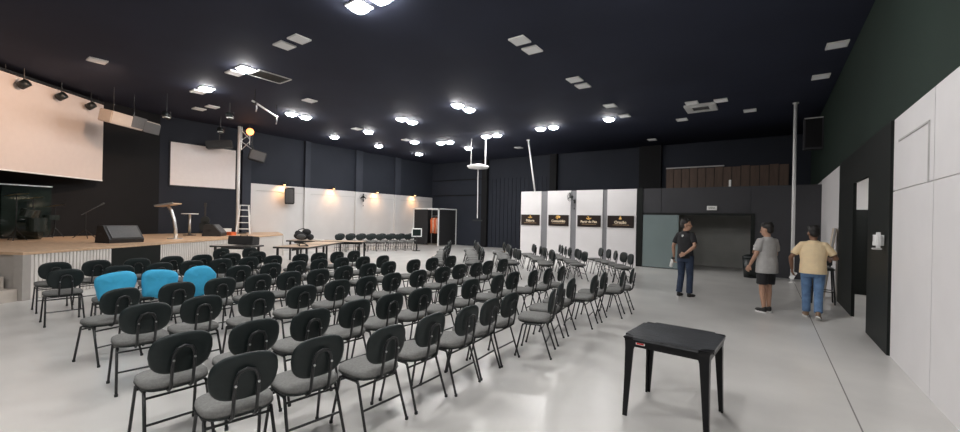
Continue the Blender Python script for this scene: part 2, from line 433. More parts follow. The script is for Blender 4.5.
# ---- stage monitors
def wedge(name, label, loc, rz, wd, hh, group=None):
    t = thing(name, label, 'loudspeaker', loc, rz, group)
    def cabf(bm):
        pts = [(-0.3, 0.0), (0.28, 0.0), (0.3, 0.1), (0.02, hh), (-0.22, hh)]   # y, z section
        a = [bm.verts.new((-wd / 2, y, z)) for y, z in pts]; b = [bm.verts.new((wd / 2, y, z)) for y, z in pts]
        bm.faces.new(a); bm.faces.new(b[::-1])
        for i in range(5): bm.faces.new((a[i], b[i], b[(i + 1) % 5], a[(i + 1) % 5]))
    build('cabinet', 'speaker_box', cabf, t, bevel=0.012)
    ang = math.atan2(hh - 0.1, -0.28)
    build('grille', 'speaker_cloth', lambda bm: bm_box(bm, (0, 0.17, (hh + 0.1) / 2 + 0.006), (wd * 0.86, math.hypot(0.28, hh - 0.1) * 0.86, 0.02), Matrix.Rotation(ang, 4, 'X')), t)
    for sx in (-1, 1): build('handle', 'tube', lambda bm, sx=sx: bm_box(bm, (sx * wd / 2, -0.08, hh * 0.5), (0.012, 0.14, 0.06)), t)
    return t
wedge('stage_monitor', 'black wedge floor monitor by the edge of the wooden stage above the black panel', (-13.85, 3.2, SH), R(-74), 0.78, 0.44)
wedge('stage_monitor', 'black wedge floor monitor on the stage near the guitar', (-16.2, 6.35, SH), R(-40), 0.62, 0.42)

# ---- lectern
l = thing('lectern', 'lectern with tilted pale top and curved silver stem on the stage', 'lectern', (-14.95, 4.62, SH), R(40))
build('stem', 'alu', lambda bm: bm_tube(bm, [(0.18, 0, 0.02), (0.17, 0, 0.3), (0.12, 0, 0.6), (0.03, 0, 0.88), (-0.06, 0, 1.0)], [0.045, 0.045, 0.045, 0.042, 0.04], 12), l, True)
build('base_plate', 'alu', lambda bm: bm_cyl(bm, (0.16, 0, 0.012), 0.2, 0.024, 24), l)
build('reading_top', 'table_wood', lambda bm: bm_box(bm, (-0.06, 0, 1.04), (0.56, 0.4, 0.035), Matrix.Rotation(R(-10), 4, 'Y')), l, bevel=0.008)
build('lip', 'alu', lambda bm: bm_box(bm, (-0.06, -0.205, 1.05), (0.54, 0.02, 0.05), Matrix.Rotation(R(-10), 4, 'Y')), l)
# small stand table behind it
t = thing('stand_table', 'slim grey stand with small round top behind the lectern', 'stand', (-17.0, 5.85, SH))
build('table_top', 'white_metal', lambda bm: bm_cyl(bm, (0, 0, 0.78), 0.26, 0.03, 24), t)
build('pole', 'alu', lambda bm: bm_tube(bm, [(0, 0, 0.02), (0, 0, 0.77)], 0.04, 10), t, True)
build('base', 'tube', lambda bm: bm_cyl(bm, (0, 0, 0.012), 0.2, 0.024, 24), t)
# guitar on stand
t = thing('guitar', 'dark electric guitar standing upright on the stage near the wall screen', 'guitar', (-18.1, 6.75, SH), R(60))
def gbody(bm):
    bm_cyl(bm, (0, 0, 0.3), 0.2, 0.09, 24, Matrix.Rotation(R(90), 4, 'X')); bm_cyl(bm, (0, 0, 0.54), 0.15, 0.09, 24, Matrix.Rotation(R(90), 4, 'X'))
build('body', 'black', gbody, t)
build('neck', 'dark_edge', lambda bm: bm_box(bm, (0, -0.02, 0.86), (0.05, 0.03, 0.5)), t)
build('headstock', 'dark_edge', lambda bm: bm_box(bm, (0, -0.02, 1.15), (0.09, 0.025, 0.14)), t)
for sx in (-1, 1): build('stand_leg', 'tube', lambda bm, sx=sx: bm_tube(bm, [(0, 0.08, 0.35), (sx * 0.22, 0.18, 0.01)], 0.012, 6), t)
build('stand_leg', 'tube', lambda bm: bm_tube(bm, [(0, 0.08, 0.35), (0, -0.22, 0.01)], 0.012, 6), t)

# ---- drum kit in the dark under the screen
t = thing('drum_kit', 'dark drum kit standing under the big cream screen', 'drum kit', (-16.4, 1.9, SH), R(-20))
build('bass_drum', 'drum', lambda bm: bm_cyl(bm, (0, 0, 0.28), 0.28, 0.4, 28, Matrix.Rotation(R(90), 4, 'X')), t)
for x, y, z, r in ((-0.2, 0.0, 0.72, 0.15), (0.2, 0.0, 0.72, 0.15)):
    build('tom', 'drum', lambda bm, x=x, y=y, z=z, r=r: bm_cyl(bm, (x, y, z), r, 0.2, 24, Matrix.Rotation(R(-15), 4, 'X')), t)
build('floor_tom', 'drum', lambda bm: bm_cyl(bm, (0.55, 0.25, 0.42), 0.2, 0.36, 24), t)
build('snare', 'drum', lambda bm: bm_cyl(bm, (-0.5, 0.3, 0.6), 0.18, 0.13, 24), t)
for x, y, z in ((-0.65, -0.1, 1.15), (0.62, -0.1, 1.2), (-0.85, 0.3, 0.95)):
    cy = build('cymbal', 'brass', lambda bm, x=x, y=y, z=z: bm_cyl(bm, (x, y, z), 0.22, 0.02, 28, Matrix.Rotation(R(12), 4, 'X'), 0.03), t)
    build('cymbal_stand', 'tube', lambda bm, x=x, y=y, z=z: (bm_tube(bm, [(x, y, z), (x, y, 0.25)], 0.012, 6), bm_tube(bm, [(x, y, 0.3), (x + 0.2, y, 0.01)], 0.01, 6), bm_tube(bm, [(x, y, 0.3), (x - 0.1, y + 0.17, 0.01)], 0.01, 6), bm_tube(bm, [(x, y, 0.3), (x - 0.1, y - 0.17, 0.01)], 0.01, 6)), cy)
def mic(loc, rz, label):
    t = thing('microphone_stand', label, 'microphone stand', loc, rz)
    build('pole', 'tube', lambda bm: bm_tube(bm, [(0, 0, 0.25), (0, 0, 0.75)], 0.012, 6), t)
    build('boom', 'tube', lambda bm: bm_tube(bm, [(-0.12, 0, 0.68), (0.4, 0, 0.98)], 0.01, 6), t)
    build('microphone', 'black', lambda bm: bm_tube(bm, [(0.4, 0, 0.98), (0.52, 0, 1.05)], [0.018, 0.03], 8), t)
    for k in range(3):
        a = k * 2.094
        build('leg', 'tube', lambda bm, a=a: bm_tube(bm, [(0, 0, 0.26), (0.28 * math.cos(a), 0.28 * math.sin(a), 0.01)], 0.011, 6), t)
mic((-16.4, 3.0, SH), R(120), 'dark boom microphone stand under the right end of the cream screen')

# dark glass drum screen at the back of the stage
t = thing('glass_screen', 'dark glass screen standing at the rear of the stage under the cream screen', 'screen', (-17.0, 0.9, SH), math.atan2(3.98, -1.36))
for k in range(3):
    build('pane', 'dark_glass', lambda bm, k=k: bm_box(bm, (-1.1 + k * 1.1, 0, 0.75), (1.06, 0.02, 1.44)), t)
build('rail', 'alu', lambda bm: bm_box(bm, (0, 0, 1.5), (3.3, 0.03, 0.03)), t)
build('foot', 'tube', lambda bm: bm_box(bm, (0, 0, 0.02), (3.3, 0.12, 0.04)), t)

# ---- lighting tower with loudspeaker, amber lamp
t = thing('lighting_tower', 'tall pale pole with triangular truss head holding a tilted loudspeaker beside the ladder', 'light stand', (-18.0, 7.9, SH))
build('pole', 'white_metal', lambda bm: bm_tube(bm, [(0, 0, 0.02), (0, 0, 4.46)], 0.06, 10), t, True)
build('base_plate', 'tube', lambda bm: bm_box(bm, (0, 0, 0.015), (0.5, 0.5, 0.03)), t)
build('truss', 'alu', lambda bm: (bm_tube(bm, [(0, 0.1, 4.46), (0, 0.1, 3.5)], 0.02, 6), bm_tube(bm, [(0, 0.42, 4.46), (0, 0.42, 3.75)], 0.02, 6),
      bm_tube(bm, [(0, 0.1, 3.5), (0, 0.42, 3.9)], 0.018, 6), bm_tube(bm, [(0, 0.1, 3.9), (0, 0.42, 4.2)], 0.018, 6), bm_tube(bm, [(0, 0.1, 4.3), (0, 0.42, 4.0)], 0.018, 6), bm_tube(bm, [(0, 0, 3.9), (0, 0.5, 3.6)], 0.018, 6)), t)
t = thing('pole_loudspeaker', 'black loudspeaker tilted down from the pale truss pole beside the wall screen', 'loudspeaker', (-17.8, 8.55, 4.2), R(70))
build('cabinet', 'speaker_box', lambda bm: bm_box(bm, (0, 0, 0), (0.62, 0.42, 0.42), Matrix.Rotation(R(14), 4, 'Y')), t, bevel=0.02)
build('grille', 'speaker_cloth', lambda bm: bm_box(bm, (0, -0.215, 0), (0.54, 0.02, 0.36), Matrix.Rotation(R(14), 4, 'Y')), t)
build('bracket', 'tube', lambda bm: bm_tube(bm, [(-0.1, 0, 0.15), (-0.2, 0, 0.5), (-0.2, 0, 1.2)], 0.02, 6), t)
t = thing('dark_cabinet', 'black speaker cabinet hanging over the corner of the wall screen', 'loudspeaker', (-18.1, 7.2, 4.5), R(60))
build('cabinet', 'speaker_box', lambda bm: bm_box(bm, (0, 0, 0), (0.9, 0.4, 0.3), Matrix.Rotation(R(-8), 4, 'Y')), t, bevel=0.02)
build('hanger', 'tube', lambda bm: bm_tube(bm, [(0, 0, 0.14), (0, 0, 0.95)], 0.015, 6), t)
t = thing('amber_spotlight', 'glowing amber spotlight above the pale truss pole', 'spotlight', (-17.3, 8.0, 5.1))
build('housing', 'tube', lambda bm: bm_cyl(bm, (-0.06, 0.02, 0.09), 0.08, 0.16, 16, Matrix.Rotation(R(-55), 4, 'Y')), t)
build('bulb', 'amber', lambda bm: bm_ball(bm, (0.14, -0.06, -0.04), (0.14, 0.14, 0.14)), t, True)
build('stem', 'tube', lambda bm: bm_tube(bm, [(-0.08, 0, 0.15), (-0.08, 0, 0.3)], 0.015, 6), t)

# ---- stepladder
t = thing('stepladder', 'silver stepladder opened on the stage next to the pale pole', 'ladder', (-17.2, 7.8, SH), R(60))
for sx in (-1, 1):
    build('front_rail', 'white_metal', lambda bm, sx=sx: bm_tube(bm, [(sx * 0.24, -0.36, 0.01), (sx * 0.15, 0, 1.15)], 0.028, 6), t)
    build('rear_rail', 'alu', lambda bm, sx=sx: bm_tube(bm, [(sx * 0.26, 0.36, 0.01), (sx * 0.15, 0.02, 1.12)], 0.018, 6), t)
for k in range(4):
    z = 0.22 + 0.25 * k; f = z / 1.15
    build('rung', 'white_metal', lambda bm, z=z, f=f: bm_box(bm, (0, -0.36 * (1 - f), z), (0.48 - 0.18 * f, 0.08, 0.03)), t)
build('top_step', 'alu', lambda bm: bm_box(bm, (0, 0, 1.16), (0.36, 0.2, 0.04)), t)
for y, m_, lab in ((7.15, 'paper', 'low white box behind the wedge monitor by the guitar'), (7.05, 'orange', 'small orange box on the stage near the ladder')):
    t = thing('box', lab, 'box', (-17.5 if m_ == 'paper' else -16.55, y, SH), 0.2)
    hh = 0.2 if m_ == 'paper' else 0.1
    build('carton', m_, lambda bm: bm_box(bm, (0, 0, hh / 2), (0.3, 0.5 if m_ == 'paper' else 0.2, hh)), t, bevel=0.01)
    build('lid', m_, lambda bm: bm_box(bm, (0, 0, hh + 0.012), (0.32, 0.52 if m_ == 'paper' else 0.22, 0.022)), t, bevel=0.006)

# ---- wall loudspeaker and fans
t = thing('wall_loudspeaker', 'black loudspeaker bracketed on the white left wall under a warm lamp', 'loudspeaker', (-18.38, 10.35, 2.62), R(-35))
build('cabinet', 'speaker_box', lambda bm: bm_box(bm, (0, 0, 0), (0.36, 0.4, 0.74), Matrix.Rotation(R(12), 4, 'Y')), t, bevel=0.02)
build('grille', 'speaker_cloth', lambda bm: bm_box(bm, (0.185, 0, 0), (0.02, 0.34, 0.66), Matrix.Rotation(R(12), 4, 'Y')), t)
build('bracket', 'tube', lambda bm: bm_tube(bm, [(-0.1, 0, -0.1), (-0.36, -0.2, -0.2)], 0.025, 6), t)
def wall_fan(loc, rz, label):
    t = thing('wall_fan', label, 'fan', loc, rz); t.scale = (0.75, 0.75, 0.75)      # faces local +Y, wall behind at -Y
    build('arm', 'black', lambda bm: (bm_box(bm, (0, -0.3, -0.25), (0.1, 0.05, 0.22)), bm_tube(bm, [(0, -0.29, -0.22), (0, -0.12, -0.14), (0, -0.1, 0)], 0.022, 8)), t)
    build('motor', 'black', lambda bm: bm_cyl(bm, (0, -0.07, 0), 0.07, 0.16, 16, Matrix.Rotation(R(90), 4, 'X')), t, True)
    def cage(bm):
        for rr in (0.26, 0.19, 0.12):
            bm_tube(bm, [(rr * math.cos(a * PI / 10), 0.03 + 0.1 * (1 - rr / 0.26), rr * math.sin(a * PI / 10)) for a in range(21)], 0.005, 5, False)
        for a in range(16):
            c, s = math.cos(a * PI / 8), math.sin(a * PI / 8)
            bm_tube(bm, [(0.26 * c, 0.03, 0.26 * s), (0.03 * c, 0.12, 0.03 * s)], 0.003, 4)
            bm_tube(bm, [(0.26 * c, 0.03, 0.26 * s), (0.06 * c, -0.05, 0.06 * s)], 0.003, 4)
    build('cage', 'tube', cage, t)
    for k in range(3):
        build('blade', 'black', lambda bm, k=k: bm_box(bm, (0, 0.03, 0), (0.09, 0.01, 0.21), Matrix.Rotation(k * 2.094, 4, 'Y') @ Matrix.Translation((0, 0, 0.12)) @ Matrix.Rotation(R(25), 4, 'Z')), t, bevel=0.004)
    build('pull_switch', 'black', lambda bm: (bm_tube(bm, [(0, -0.28, -0.36), (0, -0.28, -0.62)], 0.006, 5), bm_box(bm, (0, -0.28, -0.66), (0.05, 0.03, 0.09))), t)
wall_fan((XL + 0.42, 14.6, 2.82), R(-90 - 40), 'black wall fan on the white left wall above the row of dark chairs')
wall_fan((-6.85, YP - 0.27, 2.74), R(180 - 30), 'black wall fan between two white boards of the far partition')

# ================================================================ CHAIRS
def sq(bm, cx, w_, h_, prof, axis, power=2.6, seg=28):
    """stack of superellipse rings: prof = [(offset, scale)], axis 'z' = cushion, 'y' = backrest"""
    rings = []
    for off, sc in prof:
        ring = []
        for k in range(seg):
            a = 2 * PI * k / seg
            c, s = math.cos(a), math.sin(a)
            x = math.copysign(abs(c) ** (2 / power), c) * w_ * sc
            y = math.copysign(abs(s) ** (2 / power), s) * h_ * sc
            if axis == 'z': ring.append(bm.verts.new((x, y, off)))
            else:
                # shell leans back a little and wraps round the sitter
                ring.append(bm.verts.new((x * (1 - 0.08 * (y / h_ < 0) * abs(y / h_)), off + 0.16 * x * x * 2.2 - 0.13 * y, y)))
        rings.append(ring)
    for a, b in zip(rings, rings[1:]):
        for k in range(seg): bm.faces.new((a[k], a[(k + 1) % seg], b[(k + 1) % seg], b[k]))
    bm.faces.new(rings[0][::-1]); bm.faces.new(rings[-1])

def make_chair():
    t = thing('chair', '-', 'chair')
    seat = build('seat', 'fabric', lambda bm: sq(bm, 0, 0.215, 0.205, [(0.445, 1.0), (0.462, 1.015), (0.48, 1.0), (0.488, 0.93), (0.492, 0.75), (0.493, 0.3)], 'z', 3.2), t, True)
    build('seat_pan', 'shell', lambda bm: sq(bm, 0, 0.218, 0.208, [(0.418, 0.8), (0.424, 0.93), (0.445, 1.01)], 'z', 3.2), seat)
    b = build('backrest', 'shell', lambda bm: sq(bm, 0, 0.203, 0.152, [(-0.022, 0.55), (-0.02, 0.85), (-0.012, 0.97), (0.0, 1.0), (0.012, 0.98), (0.02, 0.9), (0.024, 0.6)], 'y', 2.9), t, True)
    b.location = (0, -0.225, 0.69)
    for p in b.data.polygons: p.use_smooth = True
    def sup(bm):
        pts = [(-0.068, -0.02, 0.425), (-0.068, -0.19, 0.418), (-0.068, -0.235, 0.45), (-0.068, -0.262, 0.60), (-0.064, -0.272, 0.69), (-0.045, -0.278, 0.735), (0, -0.28, 0.752)]
        pts += [(-x, y, z) for x, y, z in pts[-2::-1]]
        bm_tube(bm, pts, 0.0115, 8)
    bs = build('back_support', 'tube', sup, t, True)
    for sx in (-1, 1):
        build('screw', 'screw', lambda bm, sx=sx: bm_cyl(bm, (sx * 0.066, -0.284, 0.655), 0.008, 0.008, 8, Matrix.Rotation(R(90), 4, 'X')), bs)
    for sx in (-1, 1):
        for top, mid, foot in (((sx * 0.185, 0.08, 0.415), (sx * 0.195, 0.12, 0.40), (sx * 0.212, 0.205, 0.006)), ((sx * 0.185, -0.06, 0.415), (sx * 0.195, -0.11, 0.40), (sx * 0.212, -0.245, 0.006))):
            lg = build('leg', 'tube', lambda bm: bm_tube(bm, [top, mid, foot], 0.0115, 8), t, True)
            build('foot_cap', 'black', lambda bm: bm_cyl(bm, (foot[0], foot[1], 0.012), 0.015, 0.024, 8), lg)
    for sx in (-1, 1): build('side_rail', 'tube', lambda bm: bm_tube(bm, [(sx * 0.19, 0.1, 0.41), (sx * 0.19, -0.1, 0.41)], 0.0115, 6), t)
    build('stretcher', 'tube', lambda bm: bm_tube(bm, [(-0.203, -0.177, 0.2), (0.203, -0.177, 0.2)], 0.009, 6), t)
    build('stretcher', 'tube', lambda bm: bm_tube(bm, [(-0.197, -0.125, 0.375), (0.197, -0.125, 0.375)], 0.009, 6), t)
    build('stretcher', 'tube', lambda bm: bm_tube(bm, [(-0.197, 0.13, 0.37), (0.197, 0.13, 0.37)], 0.009, 6), t)
    return t

proto = make_chair()
first = [True]
def chair(bx, by, ang, label, group):
    """bx, by = where the backrest stands; ang = heading of the sitter's left-turn from +Y"""
    fx, fy = -math.sin(ang), math.cos(ang)
    loc = (bx + fx * 0.225, by + fy * 0.225, 0)
    if first[0]:
        first[0] = False
        proto.location = loc; proto.rotation_euler = (0, 0, ang); proto['label'] = label; proto['group'] = group
        return proto
    return dup(proto, loc, ang, label, group)

ORD = ['first', 'second', 'third', 'fourth', 'fifth', 'sixth', 'seventh', 'eighth', 'ninth', 'tenth', 'eleventh', 'twelfth', 'thirteenth', 'fourteenth', 'fifteenth']
rows = [
 ('rear row', 'black chair, %s from the white-board end, in the rearmost row beside the plastic table', -2.47,
  [(1.25, -2.70, -10), (1.75, -2.66, -6), (2.26, -2.50, 0), (2.80, -2.51, 2), (3.29, -2.46, 3), (3.76, -2.5, 5), (4.22, -2.52, 2), (4.80, -2.24, 18), (5.36, -2.38, 14), (5.90, -2.44, 8), (6.52, -2.3, 8), (7.04, -2.32, 8), (7.55, -2.14, 10), (8.03, -2.10, 10)]),
 ('second row', 'black chair, %s from the white-board end, in the second row counted from the plastic table', -3.5,
  [1.18, 1.69, 2.21, 2.75, 3.24, 3.74, 4.25, 4.79, 5.45, 5.92, (6.40, -3.36, 6), (6.87, -3.3, 6), (7.38, -3.26, 8)]),
 ('third row', 'black chair, %s from the white-board end, in the third row counted from the plastic table', -4.82,
  [(1.34, -4.9, -5), (1.83, -4.93, 0), 2.33, 2.89, 3.46, 3.95, 4.46, 5.01, 5.65, 6.2, 6.68, 7.16, 7.73]),
 ('fourth row', 'black chair, %s from the white-board end, in the row directly behind the blue covers', -6.12,
  [(1.42, -6.05, 16), 1.98, 2.5, 3.0, 3.46, 3.95, 4.49, 5.05, 5.57, 6.2, 6.77, 7.44]),
 ('covered row', 'black chair wearing a blue cover, %s of three from the white-board end', -7.42, [(1.70, -7.5, -4), (2.18, -7.42, 0), (2.66, -7.3, 2)]),
 ('fifth row', 'uncovered black chair, %s from the white-board end, in the row of the blue covers', -7.42, [3.3, 3.84, 4.36, 4.87, 5.36, (5.84, -7.3, 3), (6.32, -7.2, 5)]),
 ('sixth row', 'black chair, %s from the white-board end, in the row just before the blue covers', -8.7,
  [(1.37, -8.6, -2), 2.0, 2.56, 3.06, 3.55, 4.08, 4.58, 5.2, 5.68, 6.16, 6.64]),
 ('seventh row', 'black chair, %s from the table end, in the front row before the slatted stage', -9.82, [1.44, 1.96, 2.52, 3.1, 3.63, 4.2, 4.8]),
 ('pair', 'black chair, %s of two from the wood tables, before the grey table', -11.3, [(4.62, -11.35, 5), (5.2, -11.1, 5)]),
]
covered = []
for gname, label, x0, lst in rows:
    for n_, it in enumerate(lst):
        if isinstance(it, tuple): y, x, da = it
        else: y, x, da = it, x0 + random.uniform(-0.05, 0.05), random.uniform(-4, 4)
        c = chair(x, y, R(90 + da), label % ORD[len(lst) - 1 - n_], 'chairs, ' + gname)
        if gname == 'covered row': covered.append(c)
# second block, turned toward the stage
FS = Vector((0.79, 0.62)).normalized(); FT = Vector((0.62, -0.79)).normalized()
block2 = [
 (4.75, -13.4, 5, 'black chair, %s from the open-floor end, in the short row nearest the white boards', 'rear row by the boards'),
 (3.68, -14.9, 7, 'black chair, %s from the open-floor end, in the second row out from the white boards', 'second row by the boards'),
 (2.72, -14.9, 7, 'black chair, %s from the open-floor end, in the third row out from the white boards', 'third row by the boards'),
 (1.68, -15.8, 8, 'black chair, %s from the open-floor end, in the fourth row out from the white boards', 'fourth row by the boards'),
 (0.62, -16.6, 10, 'black chair, %s from the open-floor end, in the fifth row out from the white boards', 'fifth row by the boards'),
 (-0.45, -16.4, 10, 'black chair, %s from the open-floor end, in the angled row nearest the black booth', 'row nearest the booth'),
]
for s_, t_, cnt, label, grp in block2:
    for n_ in range(cnt):
        p = FS * (s_ + random.uniform(-0.06, 0.06)) + FT * t_
        chair(p.x, p.y, R(128 + random.uniform(-10, 10)), label % ORD[cnt - 1 - n_], 'chairs, ' + grp)
        t_ += 0.56 + random.uniform(-0.03, 0.05)
# chairs parked along the white wall, facing the hall
for n, (x0, y0, x1, y1, cnt) in enumerate(((-17.0, 12.1, -15.55, 15.3, 8), (-17.75, 12.75, -16.2, 16.2, 8))):
    for k in range(cnt):
        f = k / (cnt - 1)
        chair(x0 + (x1 - x0) * f, y0 + (y1 - y0) * f, R(-114 + random.uniform(-5, 5)),
              ('black chair, %s from the booth end, in the foremost line parked along the white wall', 'black chair, %s from the booth end, in the hindmost line parked along the white wall')[n] % ORD[cnt - 1 - k],
              ('chairs parked along the wall, front line', 'chairs parked along the wall, rear line')[n])
# blue covers
for ci_, c in enumerate(covered):
    def cov(bm):
        seg = 26
        w_, h_ = 0.216, 0.172
        rings = []
        for j, (dy, sc) in enumerate([(-0.088, 0.35), (-0.085, 0.8), (-0.068, 0.97), (0.0, 1.05), (0.05, 0.98), (0.062, 0.8), (0.066, 0.35)]):
            ring = []
            for k in range(seg):
                a = 2 * PI * k / seg; cs, sn = math.cos(a), math.sin(a)
                x = math.copysign(abs(cs) ** 0.75, cs) * w_ * sc; z = math.copysign(abs(sn) ** 0.75, sn) * h_ * sc
                if sn < 0: z *= 1.5 + 0.18 * math.sin(5 * a + ci_ * 1.7); x *= 1 + 0.03 * math.sin(7 * a)
                yy = dy + 0.35 * x * x - 0.13 * z + 0.006 * math.sin(9 * a + j)
                if z < -0.1: yy = dy * 1.15 + 0.35 * x * x - 0.13 * z + 0.01 * math.sin(11 * a)
                if sn > 0: z *= 1 + 0.1 * math.sin(2.3 * a + ci_ * 2.1)
                ring.append(bm.verts.new((x * (1 + 0.05 * math.sin(3 * a + ci_)), yy, z)))
            rings.append(ring)
        for a, b in zip(rings, rings[1:]):
            for k in range(seg): bm.faces.new((a[k], a[(k + 1) % seg], b[(k + 1) % seg], b[k]))
        bm.faces.new(rings[0][::-1]); bm.faces.new(rings[-1])
    b = build('chair_cover', 'blue', cov, None, True)
    fw = Vector((-math.sin(c.rotation_euler.z), math.cos(c.rotation_euler.z), 0))
    b.location = c.location - fw * 0.232 + Vector((0, 0, 0.695)); b.rotation_euler = c.rotation_euler
    tag(b, 'bright blue cloth cover on the back of the %s covered chair from the white-board end' % ORD[2 - ci_], 'chair cover', 'blue chair covers')

# ================================================================ BLACK PLASTIC TABLE
t = thing('plastic_table', 'square black plastic table with notched corners on the open floor', 'table', (-0.665, 4.02, 0), R(-4))
H_ = 0.355; nt = 0.1
def top_outline(s_, n_):
    o = []
    for sx, sy in ((1, -1), (1, 1), (-1, 1), (-1, -1)):
        a = [(sx * (s_ - n_), sy * s_), (sx * (s_ - n_ * 0.85), sy * (s_ - n_ * 0.45)), (sx * (s_ - n_ * 0.45), sy * (s_ - n_ * 0.85)), (sx * s_, sy * (s_ - n_))]
        if sx * sy < 0: o += a
        else: o += a[::-1]
    return o
build('table_top', 'table_top', lambda bm: bm_prism(bm, top_outline(H_, nt), 0.69, 0.712), t, bevel=0.006)
build('rim', 'table_black', lambda bm: bm_prism(bm, top_outline(H_ - 0.006, nt), 0.672, 0.69), t)
for k in range(4):
    build('apron', 'table_black', lambda bm, k=k: bm_box(bm, (0, 0, 0), (0.5, 0.016, 0.05), Matrix.Rotation(k * PI / 2, 4, 'Z') @ Matrix.Translation((0, H_ - 0.03, 0.65))), t)
for sx in (-1, 1):
    for sy in (-1, 1):
        def leg(bm, sx=sx, sy=sy):
            def prof(z, w_, o, th):
                c = [(0, 0), (-w_, 0), (-w_, -th), (-th, -th), (-th, -w_), (0, -w_)]
                return [bm.verts.new((sx * (o + x), sy * (o + y), z)) for x, y in c]
            pr_ = [prof(0.0, 0.038, 0.342, 0.016), prof(0.35, 0.055, 0.334, 0.016), prof(0.6, 0.072, 0.332, 0.016), prof(0.66, 0.095, 0.334, 0.018), prof(0.692, 0.14, 0.338, 0.02)]
            for a, b in zip(pr_, pr_[1:]):
                for i in range(6): bm.faces.new((a[i], a[(i + 1) % 6], b[(i + 1) % 6], b[i]))
            bm.faces.new(pr_[0][::-1]); bm.faces.new(pr_[-1])
        build('leg', 'table_black', leg, t)
        build('corner_step', 'table_black', lambda bm, sx=sx, sy=sy: bm_box(bm, (sx * 0.295, sy * 0.295, 0.696), (0.105, 0.105, 0.02)), t, bevel=0.007)
sk = build('sticker', 'paper', lambda bm: bm_box(bm, (-0.2, -H_ + 0.02, 0.66), (0.075, 0.004, 0.022)), t)
build('sticker_stripe', 'red', lambda bm: bm_box(bm, (-0.2, -H_ + 0.017, 0.66), (0.06, 0.004, 0.013)), sk)

# ================================================================ TABLES BY THE STAGE
def desk(label, loc, rz, lx, ly, topm, group=None):
    t = thing('folding_table', label, 'table', loc, rz, group)
    build('table_top', topm, lambda bm: bm_box(bm, (0, 0, 0.735), (lx, ly, 0.03)), t, bevel=0.005)
    build('edge_band', 'dark_edge', lambda bm: (bm_box(bm, (0, -ly / 2 - 0.004, 0.73), (lx, 0.008, 0.05)), bm_box(bm, (0, ly / 2 + 0.004, 0.73), (lx, 0.008, 0.05)), bm_box(bm, (-lx / 2 - 0.004, 0, 0.73), (0.008, ly, 0.05)), bm_box(bm, (lx / 2 + 0.004, 0, 0.73), (0.008, ly, 0.05))), t)
    for sx in (-1, 1):
        for sy in (-1, 1):
            build('leg', 'tube', lambda bm, sx=sx, sy=sy: bm_box(bm, (sx * (lx / 2 - 0.12), sy * (ly / 2 - 0.08), 0.36), (0.06, 0.05, 0.72)), t)
    build('modesty_bar', 'tube', lambda bm: bm_box(bm, (0, 0, 0.66), (lx - 0.24, 0.03, 0.06)), t)
    return t
ang = math.atan2(0.83, -0.56)
dv = Vector((-0.56, 0.83)).normalized(); wv = Vector((-0.83, -0.56))
base = Vector((-11.25, 6.95))
for k in range(2):
    c = base + dv * (0.75 + 1.52 * k) + wv * 0.55
    desk(('light wood table next to the grey table with the black case', 'light wood table butting against the long dark-edged table')[k], (c.x, c.y, 0), ang, 1.5, 1.05, 'table_wood')
c = base + wv * 2.32 + dv * 0.25
tg = desk('grey topped table carrying the black case near the stage', (c.x, c.y, 0), ang + PI / 2, 1.25, 0.7, 'table_grey')
c2 = base + dv * 3.6 + wv * 0.85
desk('long dark-edged table with equipment on it across the end of the light wood tables', (c2.x, c2.y, 0), ang + PI / 2, 2.9, 0.8, 'table_wood')
# black case on the grey table
t = thing('equipment_case', 'black sloped equipment case standing on the grey table', 'case', (c.x, c.y, 0.775), ang + PI / 2)
build('body', 'speaker_box', lambda bm: bm_box(bm, (-0.2, 0, 0.13), (0.75, 0.42, 0.26), Matrix.Rotation(R(6), 4, 'X')), t, bevel=0.02)
build('panel', 'speaker_cloth', lambda bm: bm_box(bm, (-0.2, -0.215, 0.13), (0.64, 0.012, 0.18), Matrix.Rotation(R(6), 4, 'X')), t)
build('handle', 'tube', lambda bm: bm_tube(bm, [(-0.3, 0, 0.26), (-0.3, 0, 0.3), (-0.1, 0, 0.3), (-0.1, 0, 0.26)], 0.012, 6), t)
# camera bag and gear on the far table
def gear(loc, label):
    t = thing('equipment_bag', label, 'bag', loc, 0.6)
    build('body', 'black_shirt', lambda bm: (bm_ball(bm, (-0.05, 0, 0.16), (0.3, 0.2, 0.16)), bm_ball(bm, (0.14, 0.02, 0.3), (0.17, 0.14, 0.14)), bm_ball(bm, (-0.2, 0.02, 0.26), (0.12, 0.13, 0.11)), bm_ball(bm, (0.3, 0, 0.12), (0.13, 0.13, 0.12))), t, True)
    build('strap', 'tube', lambda bm: bm_tube(bm, [(-0.25, 0, 0.25), (-0.15, 0, 0.4), (0.02, 0, 0.45), (0.15, 0, 0.4)], 0.018, 6), t)
    build('pocket', 'speaker_cloth', lambda bm: bm_ball(bm, (0.02, -0.18, 0.14), (0.18, 0.06, 0.1)), t, True)
p = c2 + wv * 1.0
gear((p.x, p.y, 0.757), 'lumpy black equipment bag on the long dark-edged table')
p = c2 + wv * 0.35
t = thing('document_tray', 'stack of white papers on the long dark-edged table', 'paper', (p.x, p.y, 0.75), 0.4)
for k in range(5): build('sheet', 'paper', lambda bm, k=k: bm_box(bm, (0.01 * (k % 3), 0.012 * (k % 2), 0.004 + 0.008 * k), (0.3, 0.22, 0.006), Matrix.Rotation(0.1 * (k - 2), 4, 'Z')), t)
p = base + dv * 0.9 + wv * 0.6
t = thing('keyboard_stand', 'folded dark metal frame lying on the light wood table', 'frame', (p.x, p.y, 0.75), ang + 0.5)
for dy in (-0.12, 0.12): build('bar', 'tube', lambda bm, dy=dy: bm_tube(bm, [(-0.6, dy, 0.02), (0.6, dy, 0.02)], 0.018, 6), t)
